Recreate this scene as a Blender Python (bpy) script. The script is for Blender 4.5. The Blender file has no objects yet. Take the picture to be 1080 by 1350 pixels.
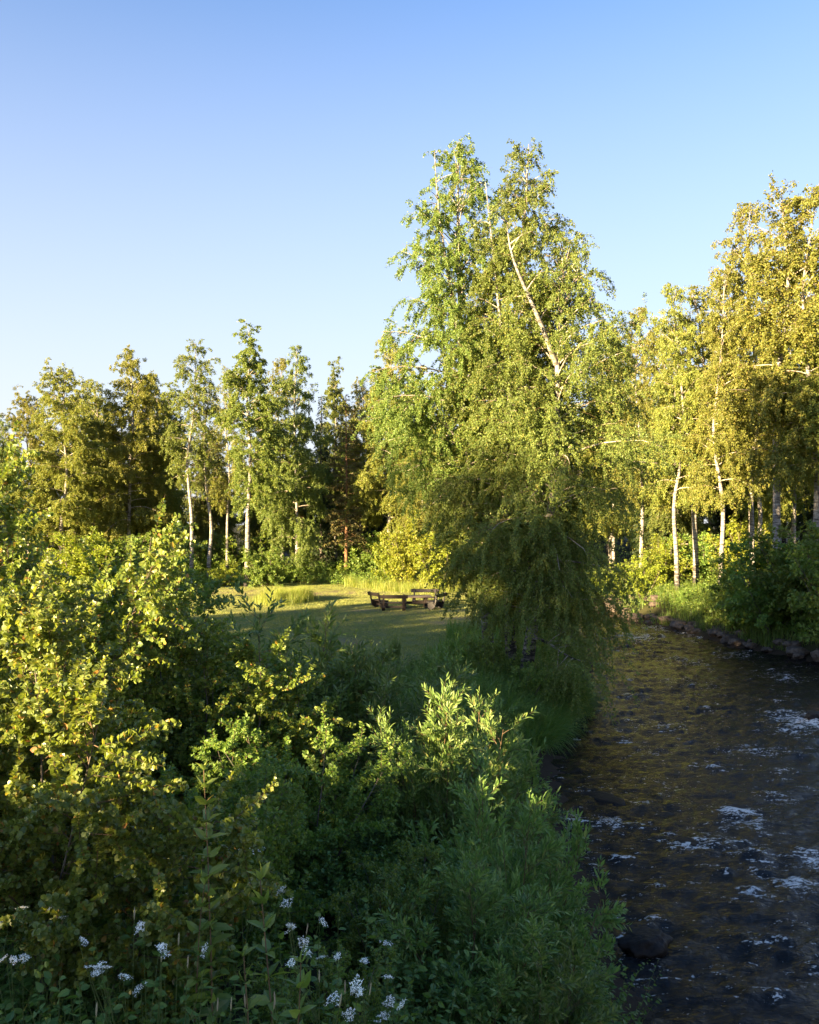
import bpy, math
import numpy as np
from mathutils import Vector

R = math.radians
C = bpy.context.scene.collection
UP = np.array([0., 0., 1.])
CAM_Z, F, HOR = 4.9, 1169.0, 690.0          # eye height above the lawn, focal length in photo pixels, horizon row

def P(px, py, y):
    return np.array([(px - 540) / F * y, y, CAM_Z - (py - HOR) / F * y])

def norm(v):
    return v / np.maximum(np.linalg.norm(v, axis=-1, keepdims=True), 1e-9)

def smooth(a, b, x):
    t = np.clip((x - a) / (b - a), 0, 1)
    return t * t * (3 - 2 * t)

# ------------------------------------------------------------------ value noise
def vnoise(x, y, seed=0):
    xi, yi = np.floor(x).astype(np.int64), np.floor(y).astype(np.int64)
    fx, fy = x - xi, y - yi
    fx, fy = fx * fx * (3 - 2 * fx), fy * fy * (3 - 2 * fy)
    def h(a, b):
        n = (a * 374761393 + b * 668265263 + seed * 974634777) & 0xffffffff
        n = ((n ^ (n >> 13)) * 1274126177) & 0xffffffff
        return ((n ^ (n >> 16)) & 0xffff) / 65535.0
    return (h(xi, yi) * (1 - fx) + h(xi + 1, yi) * fx) * (1 - fy) + (h(xi, yi + 1) * (1 - fx) + h(xi + 1, yi + 1) * fx) * fy

# ------------------------------------------------------------------ the lie of the land
LY = [-60, 8, 11, 17, 22, 26, 29, 37, 45, 55, 65, 80, 100, 130]
LX = [2.2, 2.5, 2.7, 3.0, 3.2, 4.6, 5.8, 7.4, 8.4, 8.6, 8.0, 5, -4, -25]
RY = [-60, 8, 20, 30, 39, 50, 59, 65, 80, 100, 130]
RX = [28, 27, 25, 21, 17.6, 14.9, 13.2, 12.6, 11.5, 4, -16]
WATER = -1.1
def xl(y): return np.interp(y, LY, LX)
def xr(y): return np.interp(y, RY, RX)

def ground_z(x, y):
    x, y = np.asarray(x, float), np.asarray(y, float)
    wob = (vnoise(x * .5, y * .5, 3) - .5) * .7
    l, r = xl(y) + wob, xr(y) + wob
    base = .18 * (vnoise(x * .12, y * .12, 1) - .5) + .05 * (vnoise(x * .6, y * .6, 2) - .5)
    left = base + 1.9 * (1 - smooth(2, 15, y)) * (1 - smooth(-1.0, 2.6, x))
    right = base + .5 + 2.2 * smooth(4, 26, x - r)
    land_l = WATER + (left - WATER) * smooth(-.25, 2.6, l - x)
    land_r = WATER + (right - WATER) * smooth(-.25, 3.4, x - r)
    bed = WATER - .75 * smooth(-.1, 2.5, np.minimum(x - l, r - x))
    mid = (x > l) & (x < r)
    z = np.where(mid, bed, np.where(x <= l, land_l, land_r))
    return z
def gz(x, y): return float(ground_z(np.array([x]), np.array([y]))[0])

# ------------------------------------------------------------------ mesh building
class Geo:
    def __init__(s): s.v, s.q, s.t, s.n, s.qm, s.tm = [], [], [], 0, [], []
    def add(s, v, q=None, t=None, m=0):
        v = np.asarray(v, np.float32).reshape(-1, 3)
        s.v.append(v)
        if q is not None and len(q):
            q = np.asarray(q, np.int32) + s.n; s.q.append(q); s.qm.append(np.full(len(q), m, np.int32))
        if t is not None and len(t):
            t = np.asarray(t, np.int32) + s.n; s.t.append(t); s.tm.append(np.full(len(t), m, np.int32))
        s.n += len(v)
    def build(s, name, mats, parent=None, smooth_shade=False):
        me = bpy.data.meshes.new(name)
        v = np.concatenate(s.v) if s.v else np.zeros((0, 3), np.float32)
        q = np.concatenate(s.q) if s.q else np.zeros((0, 4), np.int32)
        t = np.concatenate(s.t) if s.t else np.zeros((0, 3), np.int32)
        mi = np.concatenate(s.qm + s.tm) if (s.qm or s.tm) else np.zeros(0, np.int32)
        me.vertices.add(len(v)); me.vertices.foreach_set('co', v.ravel())
        li = np.concatenate([q.ravel(), t.ravel()]).astype(np.int32)
        me.loops.add(len(li)); me.loops.foreach_set('vertex_index', li)
        ls = np.concatenate([np.arange(len(q)) * 4, len(q) * 4 + np.arange(len(t)) * 3]).astype(np.int32)
        me.polygons.add(len(ls)); me.polygons.foreach_set('loop_start', ls)
        me.polygons.foreach_set('material_index', mi)
        me.polygons.foreach_set('use_smooth', np.full(len(ls), smooth_shade))
        for m in (mats if isinstance(mats, (list, tuple)) else [mats]): me.materials.append(m)
        me.update(calc_edges=True)
        o = bpy.data.objects.new(name, me); C.objects.link(o)
        if parent: o.parent = parent
        return o

def tubes(paths, rad, n, geo, m=0):
    """paths (M,K,3), rad (M,K): one tapered tube each"""
    M, K, _ = paths.shape
    if M == 0: return
    tan = norm(np.gradient(paths, axis=1))
    ref = np.where(np.abs(tan[:, :1, 2:3]) > .8, np.array([1., 0, 0]), UP)
    s = norm(np.cross(tan, np.broadcast_to(ref, tan.shape)))
    b = np.cross(tan, s)
    a = np.linspace(0, 2 * np.pi, n, endpoint=False)
    ring = paths[:, :, None] + rad[:, :, None, None] * (np.cos(a)[None, None, :, None] * s[:, :, None] + np.sin(a)[None, None, :, None] * b[:, :, None])
    i = np.arange(M * K * n).reshape(M, K, n)
    j = np.roll(i, -1, axis=2)
    q = np.stack([i[:, :-1], j[:, :-1], j[:, 1:], i[:, 1:]], -1).reshape(-1, 4)
    geo.add(ring, q, m=m)

def grow(rng, start, d, L, K, droop=0., wander=.06):
    pts, p, d = [start], start, norm(d)
    L = np.asarray(L, float).reshape(-1, 1)
    dr = np.asarray(droop, float)
    dr = dr.reshape(-1, 1) if dr.ndim else dr
    for k in range(K - 1):
        d = norm(d - UP * dr + rng.normal(0, wander, d.shape))
        p = p + d * L / (K - 1)
        pts.append(p)
    return np.stack(pts, 1)

def along(rng, paths, n, lo, hi, even=False):
    M, K, _ = paths.shape
    n = np.asarray(n, int)
    idx = np.repeat(np.arange(M), n)
    if even:
        k = np.arange(len(idx)) - np.repeat(np.cumsum(n) - n, n)
        s = lo + (hi - lo) * (k + rng.uniform(.1, .9, len(idx))) / np.maximum(n[idx], 1)
    else:
        s = rng.uniform(lo, hi, len(idx))
    f = s * (K - 1)
    k = np.minimum(f.astype(int), K - 2)
    f = (f - k)[:, None]
    a, b = paths[idx, k], paths[idx, k + 1]
    return idx, s, a + (b - a) * f, norm(b - a)

def perp(rng, t):
    r = rng.normal(0, 1, t.shape)
    return norm(r - (r * t).sum(-1, keepdims=True) * t)

def leaves(geo, rng, pos, d, L, W, up=.5, kind='rhomb', m=0, fold=.25, curve=.15):
    M = len(pos)
    if not M: return
    L = np.broadcast_to(np.asarray(L, float), (M,))[:, None]
    W = np.broadcast_to(np.asarray(W, float), (M,))[:, None] * .5
    d = norm(d)
    n0 = UP * up + rng.normal(0, .6, (M, 3))
    s = norm(np.cross(d, n0)); n = np.cross(s, d)
    if kind == 'rhomb':
        k = pos + d * L * .45
        v = np.stack([pos, k + s * W + n * W * fold, pos + d * L - n * L * curve, k - s * W + n * W * fold], 1)
        i = np.arange(M)[:, None] * 4
        geo.add(v, i + np.array([[0, 1, 2, 3]]), m=m)
    else:
        t1, t2, w1, w2 = {'round': (.28, .7, 1., 1.02), 'lance': (.3, .66, .95, .8), 'oval': (.25, .62, .95, .88)}[kind]
        c1 = pos + d * L * t1 - n * L * curve * t1 ** 2
        c2 = pos + d * L * t2 - n * L * curve * t2 ** 2
        tip = pos + d * L - n * L * curve
        v = np.stack([pos, c1, c2, tip, c1 + s * W * w1 + n * W * fold, c2 + s * W * w2 + n * W * fold,
                      c1 - s * W * w1 + n * W * fold, c2 - s * W * w2 + n * W * fold], 1)
        i = np.arange(M)[:, None] * 8
        q = np.concatenate([i + np.array([[1, 2, 5, 4]]), i + np.array([[1, 6, 7, 2]])])
        t = np.concatenate([i + np.array([[0, 1, 4]]), i + np.array([[0, 6, 1]]), i + np.array([[2, 3, 5]]), i + np.array([[2, 7, 3]])])
        geo.add(v, q, t, m=m)

# ------------------------------------------------------------------ materials
def new_mat(name):
    m = bpy.data.materials.new(name); m.use_nodes = True
    nt = m.node_tree; nt.nodes.clear()
    out = nt.nodes.new('ShaderNodeOutputMaterial')
    return m, nt, out

def ramp(nt, fac, stops):
    r = nt.nodes.new('ShaderNodeValToRGB')
    e = r.color_ramp.elements
    while len(e) < len(stops): e.new(.5)
    for k, (p, c) in zip(e, stops): k.position = p; k.color = (*c, 1)
    if fac is not None: nt.links.new(fac, r.inputs[0])
    return r.outputs[0]

def noise(nt, scale, detail=3, rough=.55, vec=None, stretch=None, coord='Object'):
    if vec is None:
        vec = nt.nodes.new('ShaderNodeTexCoord').outputs[coord]
    if stretch:
        mp = nt.nodes.new('ShaderNodeMapping'); mp.inputs['Scale'].default_value = stretch
        nt.links.new(vec, mp.inputs[0]); vec = mp.outputs[0]
    n = nt.nodes.new('ShaderNodeTexNoise')
    n.inputs['Scale'].default_value = scale; n.inputs['Detail'].default_value = detail; n.inputs['Roughness'].default_value = rough
    nt.links.new(vec, n.inputs['Vector'])
    return n.outputs[0]

def mixc(nt, fac, a, b, mode='MIX'):
    x = nt.nodes.new('ShaderNodeMix'); x.data_type = 'RGBA'; x.blend_type = mode
    for k, v in ((0, fac), (6, a), (7, b)):
        if hasattr(v, 'is_output'): nt.links.new(v, x.inputs[k])
        else: x.inputs[k].default_value = v if k == 0 else (*v, 1)
    return x.outputs[2]

def math_n(nt, op, a, b=0., clamp=False):
    x = nt.nodes.new('ShaderNodeMath'); x.operation = op; x.use_clamp = clamp
    for k, v in ((0, a), (1, b)):
        if hasattr(v, 'is_output'): nt.links.new(v, x.inputs[k])
        else: x.inputs[k].default_value = v
    return x.outputs[0]

def leaf_mat(name, stops, trans=.38, rough=.5, spec=.25, tint=(1.35, 1.3, .55)):
    m, nt, out = new_mat(name)
    g = nt.nodes.new('ShaderNodeNewGeometry')
    col = ramp(nt, g.outputs['Random Per Island'], stops)
    oi = nt.nodes.new('ShaderNodeObjectInfo')
    hs = nt.nodes.new('ShaderNodeHueSaturation')
    hs.inputs['Saturation'].default_value = 1.0
    nt.links.new(math_n(nt, 'ADD', math_n(nt, 'MULTIPLY', oi.outputs['Random'], .03), .485), hs.inputs['Hue'])
    nt.links.new(math_n(nt, 'ADD', math_n(nt, 'MULTIPLY', oi.outputs['Random'], .3), .85), hs.inputs['Value'])
    nt.links.new(col, hs.inputs['Color']); col = hs.outputs[0]
    b = nt.nodes.new('ShaderNodeBsdfPrincipled')
    b.inputs['Roughness'].default_value = rough; b.inputs['Specular IOR Level'].default_value = spec
    nt.links.new(col, b.inputs['Base Color'])
    tr = nt.nodes.new('ShaderNodeBsdfTranslucent')
    nt.links.new(mixc(nt, 1., col, tuple(c * trans * 2 for c in tint), 'MULTIPLY'), tr.inputs[0])
    mx = nt.nodes.new('ShaderNodeAddShader')
    nt.links.new(b.outputs[0], mx.inputs[0]); nt.links.new(tr.outputs[0], mx.inputs[1])
    nt.links.new(mx.outputs[0], out.inputs[0])
    return m

def plain_mat(name, col_fn, rough=.8, spec=.2, bump=None):
    m, nt, out = new_mat(name)
    b = nt.nodes.new('ShaderNodeBsdfPrincipled')
    b.inputs['Roughness'].default_value = rough; b.inputs['Specular IOR Level'].default_value = spec
    c = col_fn(nt)
    if hasattr(c, 'is_output'): nt.links.new(c, b.inputs['Base Color'])
    else: b.inputs['Base Color'].default_value = (*c, 1)
    if bump:
        bp = nt.nodes.new('ShaderNodeBump'); bp.inputs['Strength'].default_value = bump[1]; bp.inputs['Distance'].default_value = bump[2]
        nt.links.new(noise(nt, bump[0], 4), bp.inputs['Height']); nt.links.new(bp.outputs[0], b.inputs['Normal'])
    nt.links.new(b.outputs[0], out.inputs[0])
    return m

M = {}
M['birch_leaf'] = leaf_mat('birch leaves', [(0, (.057, .087, .019)), (.5, (.086, .121, .026)), (.85, (.113, .150, .034)), (1, (.17, .17, .04))])
M['birch_olive'] = leaf_mat('olive birch leaves', [(0, (.062, .088, .019)), (.5, (.092, .121, .026)), (.85, (.115, .150, .034)), (1, (.18, .17, .04))])
M['gold_leaf'] = leaf_mat('golden birch leaves', [(0, (.074, .091, .018)), (.5, (.110, .126, .024)), (.85, (.15, .157, .030)), (1, (.20, .17, .04))])
M['wood_leaf'] = leaf_mat('forest leaves', [(0, (.052, .072, .018)), (.6, (.086, .108, .025)), (1, (.13, .135, .03))])
M['alder_leaf'] = leaf_mat('alder leaves', [(0, (.064, .096, .019)), (.5, (.104, .138, .025)), (.95, (.15, .175, .034)), (.985, (.22, .14, .03)), (1, (.26, .13, .05))], trans=.42, rough=.42, spec=.35)
M['willow_leaf'] = leaf_mat('willow leaves', [(0, (.055, .095, .022)), (.5, (.088, .135, .032)), (.95, (.13, .175, .045)), (1, (.20, .19, .06))], trans=.35, rough=.45, spec=.3, tint=(1.25, 1.25, .7))
M['bush_leaf'] = leaf_mat('bush leaves', [(0, (.056, .095, .017)), (.6, (.092, .140, .025)), (1, (.14, .17, .03))], trans=.38)
M['bright_leaf'] = leaf_mat('bright bush leaves', [(0, (.085, .11, .012)), (.6, (.12, .15, .015)), (1, (.17, .18, .02))], trans=.42)
M['herb_leaf'] = leaf_mat('herb leaves', [(0, (.040, .078, .014)), (.6, (.068, .115, .022)), (1, (.10, .145, .03))], trans=.3)
M['needle'] = leaf_mat('spruce needles', [(0, (.020, .035, .012)), (.7, (.035, .055, .016)), (1, (.06, .065, .02))], trans=.1, tint=(1.1, 1.1, .8))
M['pine_needle'] = leaf_mat('pine needles', [(0, (.058, .060, .022)), (.6, (.088, .078, .028)), (1, (.14, .10, .035))], trans=.15, tint=(1.1, 1.1, .8))
M['grass'] = leaf_mat('grass blades', [(0, (.045, .085, .014)), (.6, (.07, .12, .02)), (1, (.12, .14, .03))], trans=.35)
M['lawn_blade'] = leaf_mat('lawn blades', [(0, (.10, .12, .028)), (.6, (.155, .168, .042)), (1, (.24, .21, .07))], trans=.3)
M['meadow'] = leaf_mat('meadow blades', [(0, (.085, .11, .016)), (.6, (.13, .145, .022)), (1, (.20, .17, .05))], trans=.4)
M['petal'] = leaf_mat('white petals', [(0, (.74, .71, .64)), (1, (.85, .82, .75))], trans=.3, tint=(1, 1, 1))
M['seed'] = leaf_mat('seed heads', [(0, (.30, .24, .13)), (1, (.42, .35, .22))], trans=.1, tint=(1, 1, 1))

def birch_bark(nt):
    a = noise(nt, 1.6, 5, .65, stretch=(1.6, 1.6, 6.5))
    f = noise(nt, 5.0, 3, .6, stretch=(1.0, 1.0, 9.0))
    z = nt.nodes.new('ShaderNodeSeparateXYZ'); nt.links.new(nt.nodes.new('ShaderNodeTexCoord').outputs['Object'], z.inputs[0])
    low = math_n(nt, 'MULTIPLY', math_n(nt, 'SUBTRACT', 2.2, z.outputs[2]), .09, True)
    c = ramp(nt, math_n(nt, 'SUBTRACT', a, low), [(.34, (.035, .030, .027)), (.46, (.20, .175, .15)), (.56, (.32, .29, .26)), (.78, (.43, .395, .355))])
    d = ramp(nt, f, [(.33, (.12, .10, .09)), (.42, (1, 1, 1)), (1, (1, 1, 1))])
    return mixc(nt, .8, c, d, 'MULTIPLY')
M['birch_bark'] = plain_mat('birch bark', birch_bark, .75, .25, (9, .5, .03))
M['twig'] = plain_mat('brown twigs', lambda nt: ramp(nt, noise(nt, 3), [(.3, (.10, .062, .035)), (.7, (.19, .125, .075))]), .7)
M['limb'] = plain_mat('pale limb bark', lambda nt: ramp(nt, noise(nt, 2.2, 4, .6, stretch=(2, 2, 4)), [(.32, (.12, .09, .07)), (.5, (.40, .34, .27)), (.7, (.54, .48, .40))]), .75)
M['grey_bark'] = plain_mat('grey bark', lambda nt: ramp(nt, noise(nt, 6, 4, .6, stretch=(2, 2, .7)), [(.3, (.07, .055, .045)), (.7, (.20, .17, .14))]), .85, .2, (20, .6, .02))
M['pine_bark'] = plain_mat('red pine bark', lambda nt: ramp(nt, noise(nt, 5, 4, .6, stretch=(2, 2, .8)), [(.3, (.10, .05, .03)), (.7, (.30, .16, .085))]), .85, .2, (16, .6, .03))
M['stem'] = plain_mat('green stems', lambda nt: ramp(nt, noise(nt, 6), [(.3, (.06, .09, .02)), (.7, (.12, .14, .04))]), .6)
M['red_stem'] = plain_mat('reddish stems', lambda nt: ramp(nt, noise(nt, 6), [(.3, (.12, .07, .04)), (.7, (.20, .13, .06))]), .6)
def wood_col(nt):
    g = noise(nt, 4, 5, .6, stretch=(1.2, 14, 14))
    return ramp(nt, g, [(.3, (.009, .006, .005)), (.55, (.019, .012, .010)), (.75, (.038, .027, .022))])
M['dark_wood'] = plain_mat('dark stained wood', wood_col, .55, .4, (30, .3, .01))
M['grey_wood'] = plain_mat('weathered table planks', lambda nt: ramp(nt, noise(nt, 4, 5, .6, stretch=(1.2, 14, 14)), [(.3, (.05, .034, .028)), (.6, (.11, .085, .075)), (.8, (.17, .14, .13))]), .5, .45, (30, .3, .01))
def rock_col(nt):
    c = ramp(nt, noise(nt, 2.5, 6, .65), [(.3, (.04, .03, .024)), (.55, (.10, .074, .056)), (.75, (.18, .135, .10))])
    d = ramp(nt, noise(nt, 9, 4, .7), [(.4, (.45, .45, .45)), (.6, (1, 1, 1))])
    return mixc(nt, .6, c, d, 'MULTIPLY')
M['rock'] = plain_mat('bank rock', rock_col, .75, .3, (7, .7, .06))
M['wet_rock'] = plain_mat('wet dark rock', lambda nt: ramp(nt, noise(nt, 4, 5, .6), [(.3, (.008, .005, .004)), (.6, (.018, .012, .009)), (.8, (.032, .022, .017))]), .6, .2, (9, .6, .05))

def ground_col(nt):
    at = nt.nodes.new('ShaderNodeAttribute'); at.attribute_name = 'mask'
    sp = nt.nodes.new('ShaderNodeSeparateColor'); nt.links.new(at.outputs['Color'], sp.inputs[0])
    big = noise(nt, .25, 4, .6); fine = noise(nt, 5, 5, .7); mid = noise(nt, 1.1, 4, .65, stretch=(1, .6, 1))
    lawn = mixc(nt, ramp(nt, fine, [(.35, (0, 0, 0)), (.65, (1, 1, 1))]), (.110, .130, .034), (.20, .20, .060))
    dry = ramp(nt, mid, [(.48, (0, 0, 0)), (.72, (1, 1, 1))])
    lawn = mixc(nt, math_n(nt, 'MULTIPLY', dry, .5), lawn, (.23, .18, .08))
    lawn = mixc(nt, math_n(nt, 'MULTIPLY', ramp(nt, big, [(.4, (0, 0, 0)), (.65, (1, 1, 1))]), .5), lawn, (.12, .135, .034))
    path = mixc(nt, fine, (.15, .11, .065), (.30, .23, .14))
    pm = math_n(nt, 'MULTIPLY', sp.outputs[0], math_n(nt, 'ADD', .35, math_n(nt, 'MULTIPLY', mid, 1.3)), True)
    c = mixc(nt, pm, lawn, path)
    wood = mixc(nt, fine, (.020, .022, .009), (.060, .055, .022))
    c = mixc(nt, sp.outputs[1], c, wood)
    bed = mixc(nt, fine, (.020, .013, .008), (.06, .04, .026))
    return mixc(nt, sp.outputs[2], c, bed)
M['ground'] = plain_mat('ground', ground_col, .9, .1, (14, .6, .05))

def water_mat():
    m, nt, out = new_mat('river water')
    b = nt.nodes.new('ShaderNodeBsdfPrincipled')
    b.inputs['Base Color'].default_value = (.006, .0045, .004, 1)
    b.inputs['Roughness'].default_value = .06; b.inputs['IOR'].default_value = 1.33; b.inputs['Specular IOR Level'].default_value = .31
    n1 = noise(nt, 4.5, 6, .68, stretch=(.7, 1.25, 1)); n2 = noise(nt, 15, 4, .65, stretch=(.75, 1.3, 1))
    h = math_n(nt, 'ADD', n1, math_n(nt, 'MULTIPLY', n2, .35))
    bp = nt.nodes.new('ShaderNodeBump'); bp.inputs['Strength'].default_value = .8; bp.inputs['Distance'].default_value = .09
    nt.links.new(h, bp.inputs['Height']); nt.links.new(bp.outputs[0], b.inputs['Normal'])
    at = nt.nodes.new('ShaderNodeAttribute'); at.attribute_name = 'foam'
    fo = math_n(nt, 'ADD', math_n(nt, 'MULTIPLY', at.outputs['Fac'], .9), math_n(nt, 'ADD', math_n(nt, 'MULTIPLY', math_n(nt, 'SUBTRACT', noise(nt, 4.5, 4, .7, stretch=(.5, 1.8, 1)), .5), 2.6), math_n(nt, 'MULTIPLY', math_n(nt, 'SUBTRACT', noise(nt, 17, 4, .75, stretch=(.7, 1.4, 1)), .5), 2.8)))
    fm = ramp(nt, fo, [(.64, (0, 0, 0)), (.80, (1, 1, 1))])
    f = nt.nodes.new('ShaderNodeBsdfPrincipled'); f.inputs['Base Color'].default_value = (.80, .73, .66, 1); f.inputs['Roughness'].default_value = .7
    bp2 = nt.nodes.new('ShaderNodeBump'); bp2.inputs['Strength'].default_value = .9; bp2.inputs['Distance'].default_value = .05
    nt.links.new(noise(nt, 22, 4, .7), bp2.inputs['Height']); nt.links.new(bp2.outputs[0], f.inputs['Normal'])
    mx = nt.nodes.new('ShaderNodeMixShader'); nt.links.new(math_n(nt, 'MULTIPLY', fm, .92), mx.inputs[0])
    nt.links.new(b.outputs[0], mx.inputs[1]); nt.links.new(f.outputs[0], mx.inputs[2]); nt.links.new(mx.outputs[0], out.inputs[0])
    return m
M['water'] = water_mat()

# ------------------------------------------------------------------ things and copies
def tag(o, label, cat, group=None):
    o['label'] = label; o['category'] = cat
    if group: o['group'] = group
    return o
def thing(name, loc, rz=0., s=1.):
    o = bpy.data.objects.new(name, None); C.objects.link(o); o.empty_display_size = .2
    o.location = loc; o.rotation_euler = (0, 0, rz); o.scale = (s, s, s) if np.isscalar(s) else s
    return o
USED = set()
def place(proto, loc, rz, s, label, cat, group=None, name=None, mats=None):
    """first use moves the prototype itself, later uses copy it and its parts"""
    if proto.name not in USED:
        USED.add(proto.name); r = proto
    else:
        r = proto.copy(); C.objects.link(r)
        for ch in proto.children:
            c = ch.copy(); C.objects.link(c); c.parent = r
    r.location = loc; r.rotation_euler = (0, 0, rz); r.scale = (s, s, s) if np.isscalar(s) else s
    return tag(r, label, cat, group)

# ------------------------------------------------------------------ trees
def smooth_path(pts, K):
    pts = np.asarray(pts, float)
    d = np.r_[0, np.cumsum(np.linalg.norm(np.diff(pts, axis=0), axis=1))]
    t = np.linspace(0, d[-1], K)
    out = np.stack([np.interp(t, d, pts[:, k]) for k in range(3)], 1)
    for _ in range(2):
        out[1:-1] = .25 * out[:-2] + .5 * out[1:-1] + .25 * out[2:]
    return out

def birch(name, seed, trunk, r0, prof, nprim, leaf, leaf_n, hang=(.4, 1.1), leafmat='birch_leaf', first=.2, sec_per_m=2.6, hang_per_m=5.5,
          limbs=(), sides=10, rise=(18, 62), extra_low=0, twig_r=.006, open_front=0, thin=0):
    """trunk: points from the base (relative). prof: rows (z, left, right, depth) in metres."""
    rng = np.random.default_rng(seed)
    prof = np.asarray(prof, float)
    root = thing(name, (0, 0, 0))
    wood, crown = Geo(), Geo()
    tp = smooth_path(trunk, 26)
    H = tp[-1, 2]
    tt = np.linspace(0, 1, 26)
    tr = r0 * (1 - tt) ** .85 * (1 + .45 * np.exp(-tt * 22)) + .012
    tubes(tp[None], tr[None], sides, wood)
    prim = []
    starts, dirs, lens, rads = [], [], [], []
    for lp, lr in limbs:                                    # forks: own polyline, carry branches like a second leader
        q = smooth_path(lp, 12)
        tubes(q[None], (lr * (1 - np.linspace(0, 1, 12)) ** .8 + .01)[None], 7, wood)
        n = 9
        _, s, p, t = along(rng, q[None], [n], .25, 1, True)
        d = norm(perp(rng, t) + t * .5 + UP * .3)
        starts.append(p); dirs.append(d); lens.append(rng.uniform(.4, .95, n)); rads.append(np.full(n, lr * .35))
    n = nprim
    z = first * H + (H * .985 - first * H) * ((np.arange(n) + rng.uniform(0, 1, n)) / n) ** .92
    if extra_low:
        z = np.r_[z, rng.uniform(first * H, first * H + .22 * H, extra_low)]; n = len(z)
    az = np.arange(n) * 2.39996 + rng.normal(0, .35, n)
    zi = np.interp(z, tp[:, 2], np.arange(26))
    k = np.minimum(zi.astype(int), 24); f = (zi - k)[:, None]
    st = tp[k] * (1 - f) + tp[k + 1] * f
    ca, sa = np.cos(az), np.sin(az)
    el = np.radians(np.interp(z / H, [first, 1], rise)) + rng.normal(0, .12, n)
    vary = rng.uniform(.6, 1.12, n); reach = np.zeros(n)
    for _ in range(4):                                      # the profile limits the tip of a rising branch, not its root
        zt = z + reach * np.clip(np.tan(el), 0, 2) * .55
        pl, pr, pd = (np.interp(zt, prof[:, 0], prof[:, j]) for j in (1, 2, 3))
        reach = .5 * reach + .5 * np.sqrt((ca * np.where(ca > 0, pr, pl)) ** 2 + (sa * pd) ** 2) * vary
    if open_front: reach = np.where((sa < -.25) & (np.abs(ca) < .85) & (z < open_front * H), reach * .4, reach)
    d = np.stack([ca * np.cos(el), sa * np.cos(el), np.sin(el)], 1)
    starts.append(st); dirs.append(d); lens.append(np.maximum(reach / np.cos(el) * 1.12, .35))
    rads.append(np.minimum(np.interp(zi, np.arange(26), tr) * .5, .012 + reach * .011))
    S, D, L, RR = np.concatenate(starts), np.concatenate(dirs), np.concatenate(lens), np.concatenate(rads)
    K1 = 7
    p1 = grow(rng, S, D, L, K1, np.clip(.05 + .035 * L, 0, .2), .08)
    r1 = RR[:, None] * (1 - np.linspace(0, .88, K1))[None]
    tubes(p1, r1, 5, wood, m=1)
    n2 = np.maximum(2, (L * sec_per_m + 1.5)).astype(int)
    i2, s2, q2, t2 = along(rng, p1, n2, .18, 1, True)
    d2 = norm(perp(rng, t2) * np.array([1, 1, .5]) + t2 * .75 + UP * .12)
    L2 = np.clip(L[i2] * (1 - s2) * .55 + .3, .3, 1.6) * rng.uniform(.6, 1.2, len(i2))
    p2 = grow(rng, q2, d2, L2, 5, .14, .1)
    tubes(p2, (np.maximum(r1[i2, 3] * .45, twig_r)[:, None] * (1 - np.linspace(0, .7, 5))), 3, crown, m=1)
    n3 = np.maximum(2, (L2 * hang_per_m + 1.2)).astype(int)
    i3, s3, q3, t3 = along(rng, p2, n3, .1, 1)
    low = np.clip(1.22 - (q3[:, 2] / H), .25, 1.05)
    L3 = rng.uniform(hang[0], hang[1], len(i3)) * low
    d3 = norm(t3 * .5 + rng.normal(0, .45, (len(i3), 3)) + UP * .05)
    p3 = grow(rng, q3, d3, L3, 5, .42, .08)
    tubes(p3, np.broadcast_to(twig_r * .38 * (1 - np.linspace(0, .6, 5)), (len(i3), 5)), 3, crown, m=1)
    tot = L3.sum()
    n4 = rng.poisson(L3 / tot * leaf_n)
    i4, s4, q4, t4 = along(rng, p3, n4, .02, 1)
    d4 = norm(perp(rng, t4) * .9 + t4 * .35 - UP * .45)
    sz = leaf * rng.uniform(.65, 1.25, len(i4))
    q4 = q4 + rng.normal(0, leaf * .45, q4.shape)
    if thin:
        keep = ~((q4[:, 2] < .48 * H) & (q4[:, 1] < .4) & (rng.uniform(0, 1, len(q4)) < thin))
        q4, d4, sz = q4[keep], d4[keep], sz[keep]
    leaves(crown, rng, q4, d4, sz, sz * .72, up=.7)
    wood.build('trunk', [M['birch_bark'], M['limb']], root, True)
    crown.build('crown', [M[leafmat], M['twig']], root)
    return root

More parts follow.
